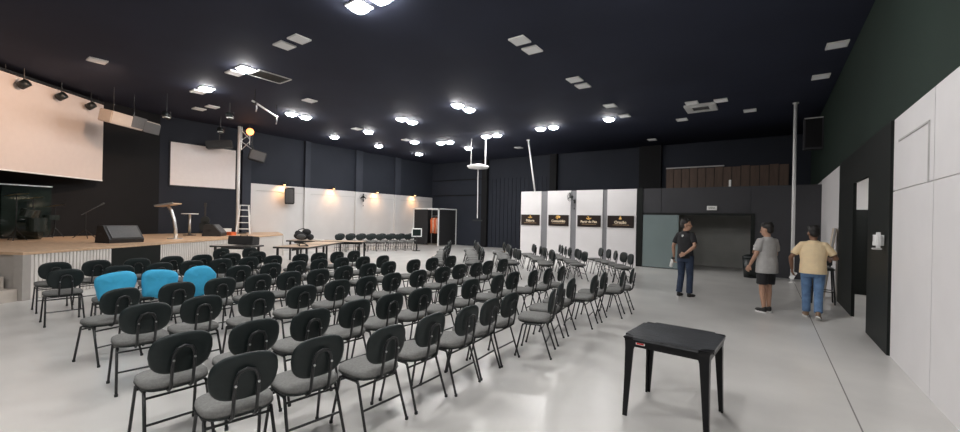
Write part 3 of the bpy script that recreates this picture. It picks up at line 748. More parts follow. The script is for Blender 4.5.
for dx in (-0.58, 0.58): build('cross_bar', 'tube', lambda bm, dx=dx: bm_tube(bm, [(dx, -0.12, 0.02), (dx, 0.12, 0.02), (dx, 0.12, 0.12)], 0.018, 6), t)

# ================================================================ BOOTH
t = thing('booth', 'black cubicle with white edge frame in the far left corner', 'booth', (-16.56, 18.89, 0))
BX, BY, BZ = -2.1, 1.7, 2.3
def bar(a, b): return lambda bm: bm_box(bm, tuple((Vector(a) + Vector(b)) / 2), tuple(max(abs(x - y), 0) + 0.07 for x, y in zip(a, b)))
for a, b in (((0, 0, 0.04), (0, 0, BZ)), ((BX, 0, 0.04), (BX, 0, BZ)), ((0, BY, 0.04), (0, BY, BZ)), ((BX, BY, 0.04), (BX, BY, BZ))):
    build('post', 'white_metal', bar(a, b), t)
for a, b in (((BX, 0, BZ), (0, 0, BZ)), ((0, 0, BZ), (0, BY, BZ)), ((BX, BY, BZ), (0, BY, BZ)), ((BX, 0, BZ), (BX, BY, BZ))):
    build('top_bar', 'white_metal', bar(a, b), t)
build('side_panel', 'black_shirt', lambda bm: bm_box(bm, (0, BY / 2, BZ / 2), (0.03, BY - 0.08, BZ - 0.08)), t)
build('front_panel', 'black_shirt', lambda bm: bm_box(bm, (BX + 0.62, 0, BZ / 2), (1.18, 0.03, BZ - 0.08)), t)
build('rear_panel', 'black_shirt', lambda bm: bm_box(bm, (BX / 2, BY, BZ / 2), (-BX - 0.08, 0.03, BZ - 0.08)), t)
build('left_panel', 'black_shirt', lambda bm: bm_box(bm, (BX, BY / 2, BZ / 2), (0.03, BY - 0.08, BZ - 0.08)), t)
t = thing('clothes_rack', 'rack of orange and peach clothes in the open front of the black booth', 'clothes rack', (-17.1, 19.3, 0))
build('rail', 'alu', lambda bm: bm_tube(bm, [(-0.4, 0, 0.01), (-0.4, 0, 1.85), (0.4, 0, 1.85), (0.4, 0, 0.01)], 0.02, 8), t)
for dx in (-0.4, 0.4): build('foot', 'alu', lambda bm, dx=dx: bm_box(bm, (dx, 0, 0.015), (0.04, 0.4, 0.03)), t)
for k, m_ in enumerate(('orange', 'peach', 'orange', 'peach', 'red')):
    x = -0.3 + 0.15 * k
    def gar(bm, x=x):
        bm_loft(bm, [(x, 0, 0.75 + 0.05 * (k % 2), 0.055, 0.22), (x, 0, 1.2, 0.05, 0.19), (x, 0, 1.6, 0.05, 0.22), (x, 0, 1.74, 0.03, 0.1)])
    gm = build('garment', m_, gar, t, True)
    build('hanger_hook', 'tube', lambda bm, x=x: bm_tube(bm, [(x, 0, 1.73), (x, 0, 1.84)], 0.006, 5), gm)
t = thing('framed_monitor', 'small screen in a white frame standing in front of the white left wall', 'monitor', (-14.8, 15.2, 0), R(-125 + 180))
build('panel', 'dark_glass', lambda bm: bm_box(bm, (0, 0, 0.95), (0.44, 0.03, 0.34)), t)
for dx in (-0.24, 0.24): build('frame_bar', 'white_metal', lambda bm, dx=dx: bm_box(bm, (dx, 0, 0.95), (0.05, 0.05, 0.44)), t)
for dz in (0.755, 1.145): build('frame_bar', 'white_metal', lambda bm, dz=dz: bm_box(bm, (0, 0, dz), (0.53, 0.05, 0.05)), t)
build('stand', 'tube', lambda bm: (bm_tube(bm, [(0, 0, 0.02), (0, 0, 0.75)], 0.03, 8), bm_cyl(bm, (0, 0, 0.012), 0.2, 0.024, 20)), t)

# ================================================================ SIGNS ON THE BOARDS
def text(body, size, m_, parent, loc, name='lettering', ax='CENTER', sx=1.0):
    cu = bpy.data.curves.new(name, 'FONT')
    cu.body = body; cu.size = size; cu.align_x = ax; cu.align_y = 'CENTER'; cu.extrude = 0.002; cu.offset = 0.004
    o = bpy.data.objects.new(name, cu)
    COL.objects.link(o)
    dg = bpy.context.evaluated_depsgraph_get()
    me = bpy.data.meshes.new_from_object(o.evaluated_get(dg))
    bpy.data.objects.remove(o)
    me.materials.clear(); me.materials.append(M[m_])
    r = obj(name, me, parent)
    r.location = loc; r.rotation_euler = (R(90), 0, 0); r.scale = (sx, 1, 1)
    return r
def emblem(kind):
    def f(bm):
        y = -0.022
        def d(x, z, r): bm_cyl(bm, (x, y, z), r, 0.006, 20, Matrix.Rotation(R(90), 4, 'X'))
        if kind == 0:      # open book with a dot above
            bm_box(bm, (-0.055, y, 0.11), (0.1, 0.006, 0.035), Matrix.Rotation(R(18), 4, 'Y')); bm_box(bm, (0.055, y, 0.11), (0.1, 0.006, 0.035), Matrix.Rotation(R(-18), 4, 'Y'))
            d(0.01, 0.17, 0.035)
        elif kind == 1:    # two round shapes leaning together
            d(0.05, 0.15, 0.05); bm_box(bm, (-0.03, y, 0.13), (0.03, 0.006, 0.15)); bm_tube(bm, [(-0.08, y, 0.08), (-0.1, y, 0.14), (-0.05, y, 0.2), (0.03, y, 0.21)], 0.013, 6)
        elif kind == 2:    # bowl with a leaf
            bm_tube(bm, [(-0.11, y, 0.13), (-0.06, y, 0.095), (0.0, y, 0.085), (0.06, y, 0.095), (0.12, y, 0.13)], [0.006, 0.02, 0.026, 0.02, 0.006], 8)
            bm_tube(bm, [(-0.05, y, 0.2), (0.0, y, 0.15), (0.02, y, 0.13)], [0.012, 0.022, 0.006], 8)
        else:              # drop shape of folded hands
            bm_tube(bm, [(0, y, 0.23), (0, y, 0.17), (0, y, 0.12), (0, y, 0.085)], [0.006, 0.03, 0.06, 0.04], 12)
        for v in bm.verts: v.co.y = y + (v.co.y - y) * 0.2
    return f
words = [('Palavra', 0.15), ('Comunhão', 0.145), ('Partir do Pão', 0.13), ('Oração', 0.155)]
labs = ['black sign board with gold emblem reading Palavra on a white board', 'black sign board with gold emblem reading Comunhão on a white board', 'black sign board with gold bowl emblem reading Partir do Pão', 'black sign board with gold drop emblem reading Oração']
cxs = [(-9.33, -8.39), (-7.95, -7.0), (-6.6, -5.6), (-5.32, -4.28)]
for k in range(4):
    a, b = cxs[k]
    t = thing('sign_board', labs[k], 'sign', ((a + b) / 2, YP - 0.065, 1.73))
    build('board', 'sign_black', lambda bm: bm_box(bm, (0, 0.006, 0), (b - a, 0.03, 0.48)), t)
    build('emblem', 'gold', emblem(k), t)
    text(words[k][0], words[k][1], 'cream_print', t, (0, -0.012, -0.03))
    def fine(bm):
        rnd = random.Random(k); x = -0.3
        while x < 0.3:
            l_ = rnd.uniform(0.02, 0.05); bm_box(bm, (x + l_ / 2, -0.012, -0.13), (l_, 0.004, 0.022)); x += l_ + 0.012
    build('fine_print', 'dim_print', fine, t)
t = thing('exit_sign', 'small white illuminated-type sign plate above the shutter opening', 'sign', (-1.625, YP - 0.03, 2.28))
build('plate', 'paper', lambda bm: bm_box(bm, (0, 0, 0), (0.31, 0.025, 0.15)), t, bevel=0.006)
text('SAÍDA', 0.075, 'shutter', t, (0, -0.015, 0))
t = thing('emergency_lamp', 'small white upright lamp on top of the dark partition', 'lamp', (-1.1, YP + 0.08, 3.03))
build('body', 'white_metal', lambda bm: bm_box(bm, (0, 0, 0.12), (0.07, 0.06, 0.24)), t, bevel=0.01)
build('lens', 'paper', lambda bm: bm_box(bm, (0, -0.032, 0.15), (0.05, 0.01, 0.12)), t)

# pipes
t = thing('vertical_pipe', 'white vertical pipe from floor to ceiling in front of the dark partition', 'pipe', (0.62, 15.3, 0))
build('tube', 'white_metal', lambda bm: bm_tube(bm, [(0, 0, 0.0), (0, 0, CEIL)], 0.045, 12), t, True)
for z in (0.02, CEIL - 0.02): build('collar', 'white_metal', lambda bm, z=z: bm_cyl(bm, (0, 0, z), 0.08, 0.03, 16), t)
t = thing('slanted_pipe', 'thin white pipe slanting from ceiling to the top of the white boards', 'pipe', (-8.62, YP - 0.12, 3.0))
build('tube', 'white_metal', lambda bm: bm_tube(bm, [(0, 0, 0.0), (-0.4, 0, CEIL - 3.0)], 0.035, 10), t, True)
build('collar', 'white_metal', lambda bm: bm_cyl(bm, (-0.4, 0, CEIL - 3.02), 0.07, 0.03, 16), t)
t = thing('wall_box', 'dark box cabinet mounted high on the green wall above the white section', 'cabinet', (XR - 0.25, 16.2, 4.1))
build('body', 'partition', lambda bm: bm_box(bm, (0, 0.15, 0.5), (0.48, 0.34, 0.98)), t, bevel=0.01)
build('front_grille', 'charcoal', lambda bm: bm_box(bm, (0, -0.025, 0.5), (0.4, 0.012, 0.88)), t)
build('top_strip', 'seam', lambda bm: bm_box(bm, (0, -0.025, 0.97), (0.46, 0.014, 0.03)), t)

# soap dispenser
t = thing('soap_dispenser', 'white rounded soap dispenser on the black bay of the right wall', 'dispenser', (XR - 0.04, 7.86, 1.42))
build('body', 'white_metal', lambda bm: bm_box(bm, (-0.055, 0, 0.12), (0.11, 0.13, 0.22)), t, bevel=0.035)
build('lever', 'seam', lambda bm: bm_box(bm, (-0.07, 0, 0.0), (0.1, 0.09, 0.025)), t, bevel=0.006)
build('window', 'grey_strip', lambda bm: bm_box(bm, (-0.111, 0, 0.14), (0.004, 0.02, 0.08)), t)

# stool, beige board and waste bag
t = thing('bar_stool', 'black bar stool next to the man in the pale yellow shirt', 'stool', (1.02, 11.85, 0))
build('seat', 'black', lambda bm: bm_box(bm, (0, 0, 0.77), (0.38, 0.38, 0.06)), t, bevel=0.015)
build('backrest', 'black', lambda bm: bm_box(bm, (0, 0.17, 0.98), (0.36, 0.03, 0.3)), t, bevel=0.012)
for sx in (-1, 1):
    build('back_post', 'tube', lambda bm, sx=sx: bm_tube(bm, [(sx * 0.14, 0.17, 0.75), (sx * 0.14, 0.18, 0.98)], 0.014, 6), t)
    for sy in (-1, 1): build('leg', 'tube', lambda bm, sx=sx, sy=sy: bm_tube(bm, [(sx * 0.16, sy * 0.16, 0.75), (sx * 0.2, sy * 0.2, 0.005)], 0.016, 8), t)
build('foot_ring', 'tube', lambda bm: [bm_tube(bm, [a, b], 0.011, 6) for a, b in (((-0.185, -0.185, 0.28), (0.185, -0.185, 0.28)), ((-0.185, 0.185, 0.28), (0.185, 0.185, 0.28)), ((-0.185, -0.185, 0.28), (-0.185, 0.185, 0.28)), ((0.185, -0.185, 0.28), (0.185, 0.185, 0.28)))], t)
t = thing('leaning_board', 'beige board leaning on the wall behind the bar stool', 'board', (1.2, 12.75, 0))
build('panel', 'beige', lambda bm: bm_box(bm, (0, 0, 0.85), (0.03, 0.55, 1.66), Matrix.Rotation(R(7), 4, 'Y')), t, bevel=0.006)
build('edge_strip', 'seam', lambda bm: bm_box(bm, (-0.02, -0.27, 0.85), (0.03, 0.03, 1.66), Matrix.Rotation(R(7), 4, 'Y')), t)
t = thing('waste_bin', 'black lidded bin standing beside the shutter opening', 'bin', (-0.42, 15.9, 0))
build('body', 'black', lambda bm: bm_loft(bm, [(0, 0, 0, 0.2, 0.18), (0, 0, 0.62, 0.25, 0.23)]), t, True)
build('lid', 'black', lambda bm: bm_loft(bm, [(0, 0, 0.62, 0.26, 0.24), (0, 0, 0.68, 0.25, 0.23), (0, 0, 0.74, 0.14, 0.12)]), t, True)
build('pedal', 'tube', lambda bm: bm_box(bm, (0, -0.2, 0.03), (0.1, 0.08, 0.02)), t)

# ================================================================ CEILING FITTINGS
PANEL = 0.345
def panel_light(x, y, lit, label, group):
    t = thing('ceiling_panel_light', label, 'ceiling light', (x, y, CEIL), 0, group)
    fr, df = (lit_f, lit_d) if lit else (off_f, off_d)
    obj('frame', fr, t); obj('diffuser', df, t)
def ring_frame(bm):
    a = PANEL / 2; f = 0.02
    for dx in (-1, 1): bm_box(bm, (dx * (a - f / 2), 0, -0.015), (f, PANEL, 0.03)); bm_box(bm, (0, dx * (a - f / 2), -0.015), (PANEL - 2 * f, f, 0.03))
bm = bmesh.new(); ring_frame(bm); lit_f = off_f = mesh_of(bm, 'frame', 'white_metal')
bm = bmesh.new(); sq(bm, 0, PANEL / 2 - 0.025, PANEL / 2 - 0.025, [(-0.012, 1.0), (-0.04, 0.98), (-0.07, 0.9), (-0.09, 0.7), (-0.097, 0.35)], 'z', 4.0); lit_d = mesh_of(bm, 'diffuser', 'lit_panel')  # lit diffuser domed to imitate bloom around a flat panel
bm = bmesh.new(); bm_box(bm, (0, 0, -0.02), (PANEL - 0.05, PANEL - 0.05, 0.012)); off_d = mesh_of(bm, 'diffuser', 'off_panel')
lit = [(-5.88, 4.5), (-5.33, 4.5), (-10.8, 4.85), (-13.5, 5.0), (-14.12, 7.95), (-14.12, 8.5), (-16.45, 11.35), (-14.1, 11.4), (-16.45, 13.98), (-11.17, 10.55), (-11.17, 11.1),
       (-8.23, 10.2), (-8.23, 10.82), (-14.0, 14.1), (-16.4, 16.9), (-13.05, 14.93), (-12.48, 14.93), (-12.7, 16.7), (-10.25, 14.75), (-9.67, 14.75), (-7.48, 14.57), (-6.91, 14.57), (-4.68, 14.4),
       # unseen panels continued over and behind the photographer, added to brighten floor and wall
       (-1.4, 6.2), (-1.4, 5.6), (-1.4, 1.2), (-1.4, 0.6), (-1.4, -2.0), (-1.4, -2.6), (-4.2, 1.5), (-4.2, 0.9), (-4.2, -2.6), (-8.23, -0.5), (-7.4, -4.2)]
off = [(-8.59, 4.65), (-8.02, 4.65), (-13.4, 2.6), (-11.38, 4.85), (-14.1, 5.0), (-16.4, 5.85), (-15.65, 5.98), (-12.0, 7.35), (-14.1, 10.8), (-14.0, 13.55), (-10.4, 17.9), (-4.2, 7.18), (-4.2, 7.72),
       (-4.15, 9.95), (-4.15, 10.52), (-4.13, 12.78), (-4.1, 14.25), (1.08, 10.8), (1.0, 12.9), (-2.54, 15.8), (-1.2, 13.9), (-1.95, 13.75), (-0.53, 15.6), (-4.24, 19.0)]
marks = {'the white air-conditioning cassette': (-1.78, 14.4), 'the pale lighting bar': (-12.85, 6.4), 'the dark ceiling hatch': (-10.88, 5.52), 'the round hanging platform': (-10.9, 15.1),
         'the slanted white pipe': (-9.0, 16.4), 'the amber spotlight': (-17.3, 8.0), 'the vertical white pipe': (0.62, 15.3), 'the black booth': (-17.6, 19.7), 'the black plastic table': (-0.66, 4.02),
         'the soap dispenser': (1.3, 7.9), 'the lectern': (-14.9, 4.75), 'the wall loudspeaker': (-18.4, 10.35), 'the drum kit': (-16.4, 1.9), 'the green glass panel': (-3.3, 16.5), 'the stage steps': (-11.0, 0.3)}
for lst, is_lit, word, g_ in ((lit, True, 'glowing', 'lit ceiling panels'), (off, False, 'unlit white', 'unlit ceiling panels')):
    for q in lst:
        best = min((sum(1 for r_ in lst if math.dist(r_, mp) < math.dist(q, mp) - 1e-6), math.dist(q, mp), nm) for nm, mp in marks.items())
        a = '%s square ceiling panel, %s %s' % (word, ('nearest' if best[0] == 0 else ORD[best[0]] + ' nearest') + ' to', best[2])
        panel_light(q[0], q[1], is_lit, a, g_)
# air-conditioning cassette
t = thing('air_conditioner', 'white square air-conditioning cassette in the dark ceiling', 'air conditioner', (-1.78, 14.4, CEIL - 0.004))
build('body', 'white_metal', lambda bm: [bm_box(bm, (dx * 0.33, 0, -0.03), (0.2, 0.86, 0.06)) for dx in (-1, 1)] + [bm_box(bm, (0, dx * 0.33, -0.03), (0.46, 0.2, 0.06)) for dx in (-1, 1)], t)
build('intake_grille', 'grey_strip', lambda bm: bm_box(bm, (0, 0, -0.02), (0.46, 0.46, 0.03)), t)
for k in range(5): build('grille_slat', 'speaker_cloth', lambda bm, k=k: bm_box(bm, (0, -0.18 + 0.09 * k, -0.038), (0.44, 0.03, 0.01)), t)
# hatch frame
t = thing('ceiling_hatch', 'dark square ceiling hatch with thin pale frame beside a glowing panel', 'hatch', (-10.88, 5.52, CEIL))
for dx in (-1, 1):
    build('frame_bar', 'seam', lambda bm, dx=dx: bm_box(bm, (dx * 0.3, 0, -0.012), (0.025, 0.85, 0.024)), t)
    build('frame_bar', 'seam', lambda bm, dx=dx: bm_box(bm, (0, dx * 0.42, -0.012), (0.6, 0.025, 0.024)), t)
build('hatch_panel', 'black_wall', lambda bm: bm_box(bm, (0, 0, -0.006), (0.58, 0.82, 0.01)), t)
# track bar with clamps
t = thing('track_bar', 'pale metal lighting bar hung under the ceiling near the amber spotlight', 'light bar', (-12.85, 6.4, 5.0), math.atan2(1.38, -1.27))
build('bar', 'alu', lambda bm: bm_tube(bm, [(-0.95, 0, 0), (0.95, 0, 0)], 0.03, 8), t, True)
for dx in (-0.8, 0.85):
    build('clamp', 'tube', lambda bm, dx=dx: bm_box(bm, (dx, 0, -0.02), (0.06, 0.08, 0.1)), t)
    build('drop_rod', 'tube', lambda bm, dx=dx: bm_tube(bm, [(dx, 0, 0.02), (dx, 0, 0.39)], 0.012, 6), t)
for dx in (-0.7, 0.9):
    build('hook', 'alu', lambda bm, dx=dx: bm_tube(bm, [(dx, 0, -0.02), (dx + 0.03, 0, -0.15), (dx - 0.02, 0, -0.25)], 0.022, 6), t)
# hanging spot cans over the stage
for x, y, z, lab in ((-15.2, 4.55, 4.75, 'small stage lamp on a stem hanging over the lectern'), (-16.9, 6.75, 4.9, 'small stage lamp on a stem hanging before the wall screen'), (-14.6, 6.1, 5.0, 'small stage lamp on a stem near the pale lighting bar')):
    t = thing('stage_lamp', lab, 'spotlight', (x, y, z), R(40))
    build('stem', 'tube', lambda bm: bm_tube(bm, [(0, 0, 0.08), (0, 0, CEIL - z)], 0.014, 6), t)
    build('yoke', 'tube', lambda bm: bm_tube(bm, [(-0.12, 0, -0.03), (-0.12, 0, 0.08), (0.12, 0, 0.08), (0.12, 0, -0.03)], 0.012, 6), t)
    build('can', 'black', lambda bm: bm_cyl(bm, (0, 0, -0.04), 0.09, 0.2, 16, Matrix.Rotation(R(65), 4, 'X')), t, True)
    build('rim', 'white_metal', lambda bm: bm_cyl(bm, (0, 0, -0.1), 0.1, 0.02, 16), t)
# suspended ring lift
t = thing('suspended_platform', 'round pale platform hung on two rods with a long cable below', 'platform', (-10.9, 15.1, 4.15))
build('disc', 'white_metal', lambda bm: bm_loft(bm, [(0, 0, -0.1, 0.45, 0.45), (0, 0, 0.0, 0.5, 0.5), (0, 0, 0.06, 0.32, 0.32)]), t, True)
for d in (-1, 1):
    build('rod', 'white_metal', lambda bm, d=d: bm_tube(bm, [(d * 0.27, d * 0.19, 0.04), (d * 0.27, d * 0.19, CEIL - 4.15)], 0.035 if d > 0 else 0.018, 8), t, True)
build('drop_cable', 'white_metal', lambda bm: bm_tube(bm, [(0, 0, -0.1), (0.02, 0, -2.4)], 0.018, 6), t)
build('socket', 'black', lambda bm: bm_box(bm, (0.02, 0, -2.5), (0.5, 0.06, 0.06)), t)
# warm wall washers over the white boards
for k, y in enumerate((10.15, 12.8, 15.7, 18.75)):
    t = thing('wall_washer', 'warm wall lamp over the left wall, %s from the stage' % ORD[k], 'wall lamp', (XL + 0.2, y, 3.14), 0, 'warm wall lamps')
    build('housing', 'tube', lambda bm: (bm_box(bm, (-0.1, 0, 0.03), (0.16, 0.06, 0.05)), bm_box(bm, (0.04, 0, 0.03), (0.12, 0.03, 0.03)), bm_cyl(bm, (0.12, 0, 0.06), 0.07, 0.12, 16)), t)
    build('bulb', 'warm_bulb', lambda bm: bm_cyl(bm, (0.12, 0, -0.012), 0.05, 0.02, 16), t)
    ld = bpy.data.lights.new('washer_light', 'SPOT'); ld.energy = 70; ld.color = (1.0, 0.5, 0.2); ld.spot_size = R(140); ld.spot_blend = 1.0; ld.shadow_soft_size = 0.1
    lo = obj('washer_light', ld, t); lo.location = (0.14, 0, -0.03); lo.rotation_euler = (0, R(30), 0)
# light of the amber lamp, added side room lamp, added stage spots
def point(name, loc, e_, col, rad=0.1):
    ld = bpy.data.lights.new(name, 'POINT'); ld.energy = e_; ld.color = col; ld.shadow_soft_size = rad
    o = obj(name, ld); o.location = loc; return o
point('amber_light', (-16.9, 7.8, 4.75), 6, (1.0, 0.45, 0.15))
t = thing('added_side_room_lamp', 'added white ceiling lamp brightening the side room behind the doorway', 'ceiling light', (2.3, 12.2, 3.2))  # unseen lamp added to light the side room
build('frame', 'white_metal', lambda bm: bm_cyl(bm, (0, 0, -0.02), 0.2, 0.04, 24), t)
build('diffuser', 'lit_panel', lambda bm: bm_cyl(bm, (0, 0, -0.045), 0.15, 0.02, 24), t)
def added_stage_spot(loc, aim, e_, col=(1.0, 0.72, 0.5), size=80):  # unseen spots without fixtures, added to warm the big screen and deck
    ld = bpy.data.lights.new('added_stage_light', 'SPOT'); ld.energy = e_; ld.color = col; ld.spot_size = R(size); ld.spot_blend = 0.7; ld.shadow_soft_size = 0.12
    o = obj('added_stage_light', ld); o.location = loc
    o.rotation_euler = (Vector(aim) - Vector(loc)).to_track_quat('-Z', 'Y').to_euler()
added_stage_spot((-12.6, 3.2, 5.1), (-16.6, 2.2, 3.6), 430, (1.0, 0.66, 0.45))
added_stage_spot((-13.0, 4.6, 5.1), (-16.3, 5.2, 0.9), 260)

# ================================================================ PEOPLE
def remesh(bm, name, m_, voxel=0.009, smooth_it=4):
    bmesh.ops.recalc_face_normals(bm, faces=bm.faces)
    me = bpy.data.meshes.new(name + '_raw'); bm.to_mesh(me); bm.free()
    o = bpy.data.objects.new(name, me); COL.objects.link(o)
    md = o.modifiers.new('r', 'REMESH'); md.mode = 'VOXEL'; md.voxel_size = voxel; md.use_smooth_shade = True
    sm = o.modifiers.new('s', 'SMOOTH'); sm.iterations = smooth_it; sm.factor = 0.5
    dg = bpy.context.evaluated_depsgraph_get()
    out = bpy.data.meshes.new_from_object(o.evaluated_get(dg))
    bpy.data.objects.remove(o); bpy.data.meshes.remove(me)
    out.name = name; out.materials.clear(); out.materials.append(M[m_])
    for p in out.polygons: p.use_smooth = True
    return out

def lerp(a, b, f): return tuple(x + (y - x) * f for x, y in zip(a, b))

def hand(bm, wrist, d, palm_n, side, curl=0.5):
    """palm + five fingers; d = pointing direction, palm_n = normal of the palm"""
    d = Vector(d).normalized(); n = Vector(palm_n); n = (n - d * n.dot(d)).normalized(); a = d.cross(n) * side
    w_ = Vector(wrist)
    rot = Matrix((a.to_4d(), d.to_4d(), n.to_4d(), (0, 0, 0, 1))).transposed(); rot[3] = (0, 0, 0, 1); rot = rot.to_3x3().to_4x4()
    bm_ball(bm, w_ + d * 0.05, (0.042, 0.055, 0.018), rot)
    for k, (off, ln) in enumerate(((-0.03, 0.065), (-0.01, 0.082), (0.011, 0.085), (0.031, 0.075))):
        p0 = w_ + d * 0.075 + a * off
        p1 = w_ + d * (0.1) + a * off * 1.1
        d2 = (d * math.cos(curl) + n * math.sin(curl)); d3 = (d * math.cos(2 * curl) + n * math.sin(2 * curl))
        p2 = p1 + d2 * ln * 0.5; p3 = p2 + d3 * ln * 0.45
        bm_tube(bm, [p0, p1, p2, p3], [0.011, 0.0105, 0.0095, 0.008], 8)
    t0 = w_ + d * 0.03 + a * 0.03
    bm_tube(bm, [t0, t0 + a * 0.025 + d * 0.03, t0 + a * 0.03 + d * 0.06 + n * 0.02], [0.013, 0.012, 0.009], 8)

def person(label, loc, rz, P):
    root = thing('person', label, 'person', loc, rz)
    sk = P['skin']
    shL, shR = (-0.178, 0, 1.405), (0.178, 0, 1.405)
    hipL, hipR = (-0.095, 0, 0.92), (0.095, 0, 0.92)
    kL, kR = P['kneeL'], P['kneeR']; aL, aR = P['ankL'], P['ankR']
    eL, eR = P['elbL'], P['elbR']; wL, wR = P['wriL'], P['wriR']
    tor = P.get('girth', 1.0)
    # ---------------- body
    bm = bmesh.new()
    bm_loft(bm, [(0, 0, 0.84, 0.14, 0.1), (0, 0, 0.92, 0.165, 0.115), (0, 0, 1.05, 0.145 * tor, 0.1 * tor), (0, 0.005, 1.2, 0.16 * tor, 0.112 * tor), (0, 0.005, 1.33, 0.175, 0.115), (0, -0.005, 1.42, 0.165, 0.085), (0, -0.005, 1.46, 0.09, 0.06)])
    bm_tube(bm, [(0, -0.01, 1.4), (0, 0.0, 1.48), (0, 0.012, 1.56)], [0.065, 0.056, 0.055], 14)
    yaw = Matrix.Rotation(P.get('head', 0), 4, 'Z'); tilt = Matrix.Rotation(P.get('nod', 0), 4, 'X')
    HC = Matrix.Translation((0, 0.015, 1.62)) @ yaw @ tilt @ Matrix.Scale(1.08, 4)
    hb = bmesh.new()
    bm_ball(hb, (0, -0.008, 0.035), (0.076, 0.094, 0.1), u=20, v=14)
    bm_ball(hb, (0, 0.02, -0.045), (0.06, 0.07, 0.075), u=18, v=12)
    bm_tube(hb, [(0, 0.088, 0.02), (0, 0.104, -0.008), (0, 0.11, -0.022), (0, 0.088, -0.03)], [0.009, 0.012, 0.015, 0.01], 8)
    bm_tube(hb, [(-0.02, 0.086, -0.058), (0.02, 0.086, -0.058)], 0.008, 8)
    for s_ in (-1, 1):
        bm_ball(hb, (s_ * 0.078, -0.005, 0.0), (0.012, 0.022, 0.034))
        bm_ball(hb, (s_ * 0.03, 0.078, 0.022), (0.022, 0.012, 0.01))
    bmesh.ops.transform(hb, matrix=HC, verts=hb.verts)
    tmp = bpy.data.meshes.new('tmp'); hb.to_mesh(tmp); hb.free(); bm.from_mesh(tmp); bpy.data.meshes.remove(tmp)
    for s_, sh, e_, w_, key in ((-1, shL, eL, wL, 'L'), (1, shR, eR, wR, 'R')):
        bm_tube(bm, [(s_ * 0.1, 0, 1.42), sh, lerp(sh, e_, 0.5), e_, lerp(e_, w_, 0.35), w_], [0.05, 0.056, 0.047, 0.038, 0.037, 0.025], 12)
        dv_ = Vector(w_) - Vector(e_)
        hand(bm, w_, P.get('hd' + key, dv_), P.get('hn' + key, (-s_, 0.3, 0)), -s_, P.get('curl' + key, 0.5))
    for s_, h_, k_, a_ in ((-1, hipL, kL, aL), (1, hipR, kR, aR)):
        bm_tube(bm, [(h_[0], h_[1], 0.96), h_, lerp(h_, k_, 0.5), k_, lerp(k_, a_, 0.3), lerp(k_, a_, 0.7), a_], [0.085, 0.086, 0.07, 0.055, 0.056, 0.042, 0.035], 14)
    obj('body', remesh(bm, 'body', sk, 0.008, 3), root)
    # ---------------- face details and hair
    for s_ in (-1, 1):
        ey = build('eye', 'eye', lambda bm: bm_ball(bm, (s_ * 0.03, 0.085, 0.016), (0.011, 0.008, 0.007)), root, True); ey.matrix_local = HC
    mo = build('mouth', 'lip', lambda bm: bm_ball(bm, (0, 0.092, -0.058), (0.022, 0.006, 0.006)), root, True); mo.matrix_local = HC
    hbm = bmesh.new()
    bm_ball(hbm, (0, -0.024, 0.062), (0.083, 0.096, 0.083), u=20, v=14)
    bm_ball(hbm, (0, -0.05, 0.005), (0.074, 0.062, 0.07), u=18, v=12)
    for k in range(10):
        a = k * 0.628; bm_ball(hbm, (0.05 * math.cos(a), -0.01 + 0.06 * math.sin(a), 0.105 + 0.01 * (k % 3)), (0.035, 0.035, 0.028))
    hr = obj('hair', remesh(hbm, 'hair', 'hair', 0.01, 3), root); hr.matrix_local = HC
    # ---------------- shirt
    bm = bmesh.new()
    hem = P['hem']; lo = P.get('loose', 1.0)
    bm_loft(bm, [(0, 0, hem, 0.185 * tor * lo, 0.135 * tor * lo), (0, 0, 0.98, 0.18 * tor * lo, 0.13 * tor * lo), (0, 0, 1.1, 0.172 * tor * lo, 0.124 * tor), (0, 0.005, 1.25, 0.188 * tor, 0.132 * tor), (0, 0.005, 1.36, 0.188, 0.125), (0, -0.005, 1.42, 0.165, 0.098), (0, -0.008, 1.465, 0.11, 0.08), (0, -0.008, 1.495, 0.074, 0.07)])
    for s_, sh, e_ in ((-1, shL, eL), (1, shR, eR)):
        q = lerp(sh, e_, P.get('sleeve', 0.72))
        bm_tube(bm, [(s_ * 0.08, 0, 1.41), (sh[0] * 0.93, sh[1], sh[2] + 0.004), lerp(sh, e_, 0.4), q], [0.07, 0.066, 0.064 * lo, 0.062 * lo], 14)
    obj('shirt', remesh(bm, 'shirt', P['shirt'], 0.009, 4), root)
    # ---------------- trousers or shorts
    bm = bmesh.new()
    bm_loft(bm, [(0, 0, 0.8, 0.155, 0.115), (0, 0, 0.9, 0.182, 0.13), (0, 0, 1.0, 0.165 * tor, 0.118 * tor)])
    for s_, h_, k_, a_ in ((-1, hipL, kL, aL), (1, hipR, kR, aR)):
        if P['legs'] == 'shorts':
            bm_tube(bm, [(h_[0], h_[1], 0.95), h_, lerp(h_, k_, 0.5), lerp(h_, k_, 0.86)], [0.095, 0.1, 0.098, 0.1], 14)
        else:
            bm_tube(bm, [(h_[0], h_[1], 0.95), h_, lerp(h_, k_, 0.5), k_, lerp(k_, a_, 0.5), lerp(k_, a_, 0.95)], [0.092, 0.096, 0.083, 0.072, 0.068, 0.066], 14)
    obj('shorts' if P['legs'] == 'shorts' else 'jeans', remesh(bm, 'legwear', P['legm'], 0.009, 4), root)
    # ---------------- shoes
    for s_, a_, key in ((-1, aL, 'L'), (1, aR, 'R')):
        pitch = P.get('pitch' + key, 0.0)
        ft = Matrix.Translation(a_) @ Matrix.Rotation(-s_ * 0.15, 4, 'Z') @ Matrix.Rotation(-pitch, 4, 'X')
        bm = bmesh.new()
        bm_ball(bm, (0, 0.0, -0.03), (0.042, 0.06, 0.05)); bm_ball(bm, (0, 0.09, -0.042), (0.046, 0.095, 0.036)); bm_ball(bm, (0, -0.01, 0.0), (0.04, 0.045, 0.04))
        s = obj('shoe', remesh(bm, 'shoe', P['shoe'], 0.008, 2), root); s.matrix_local = ft
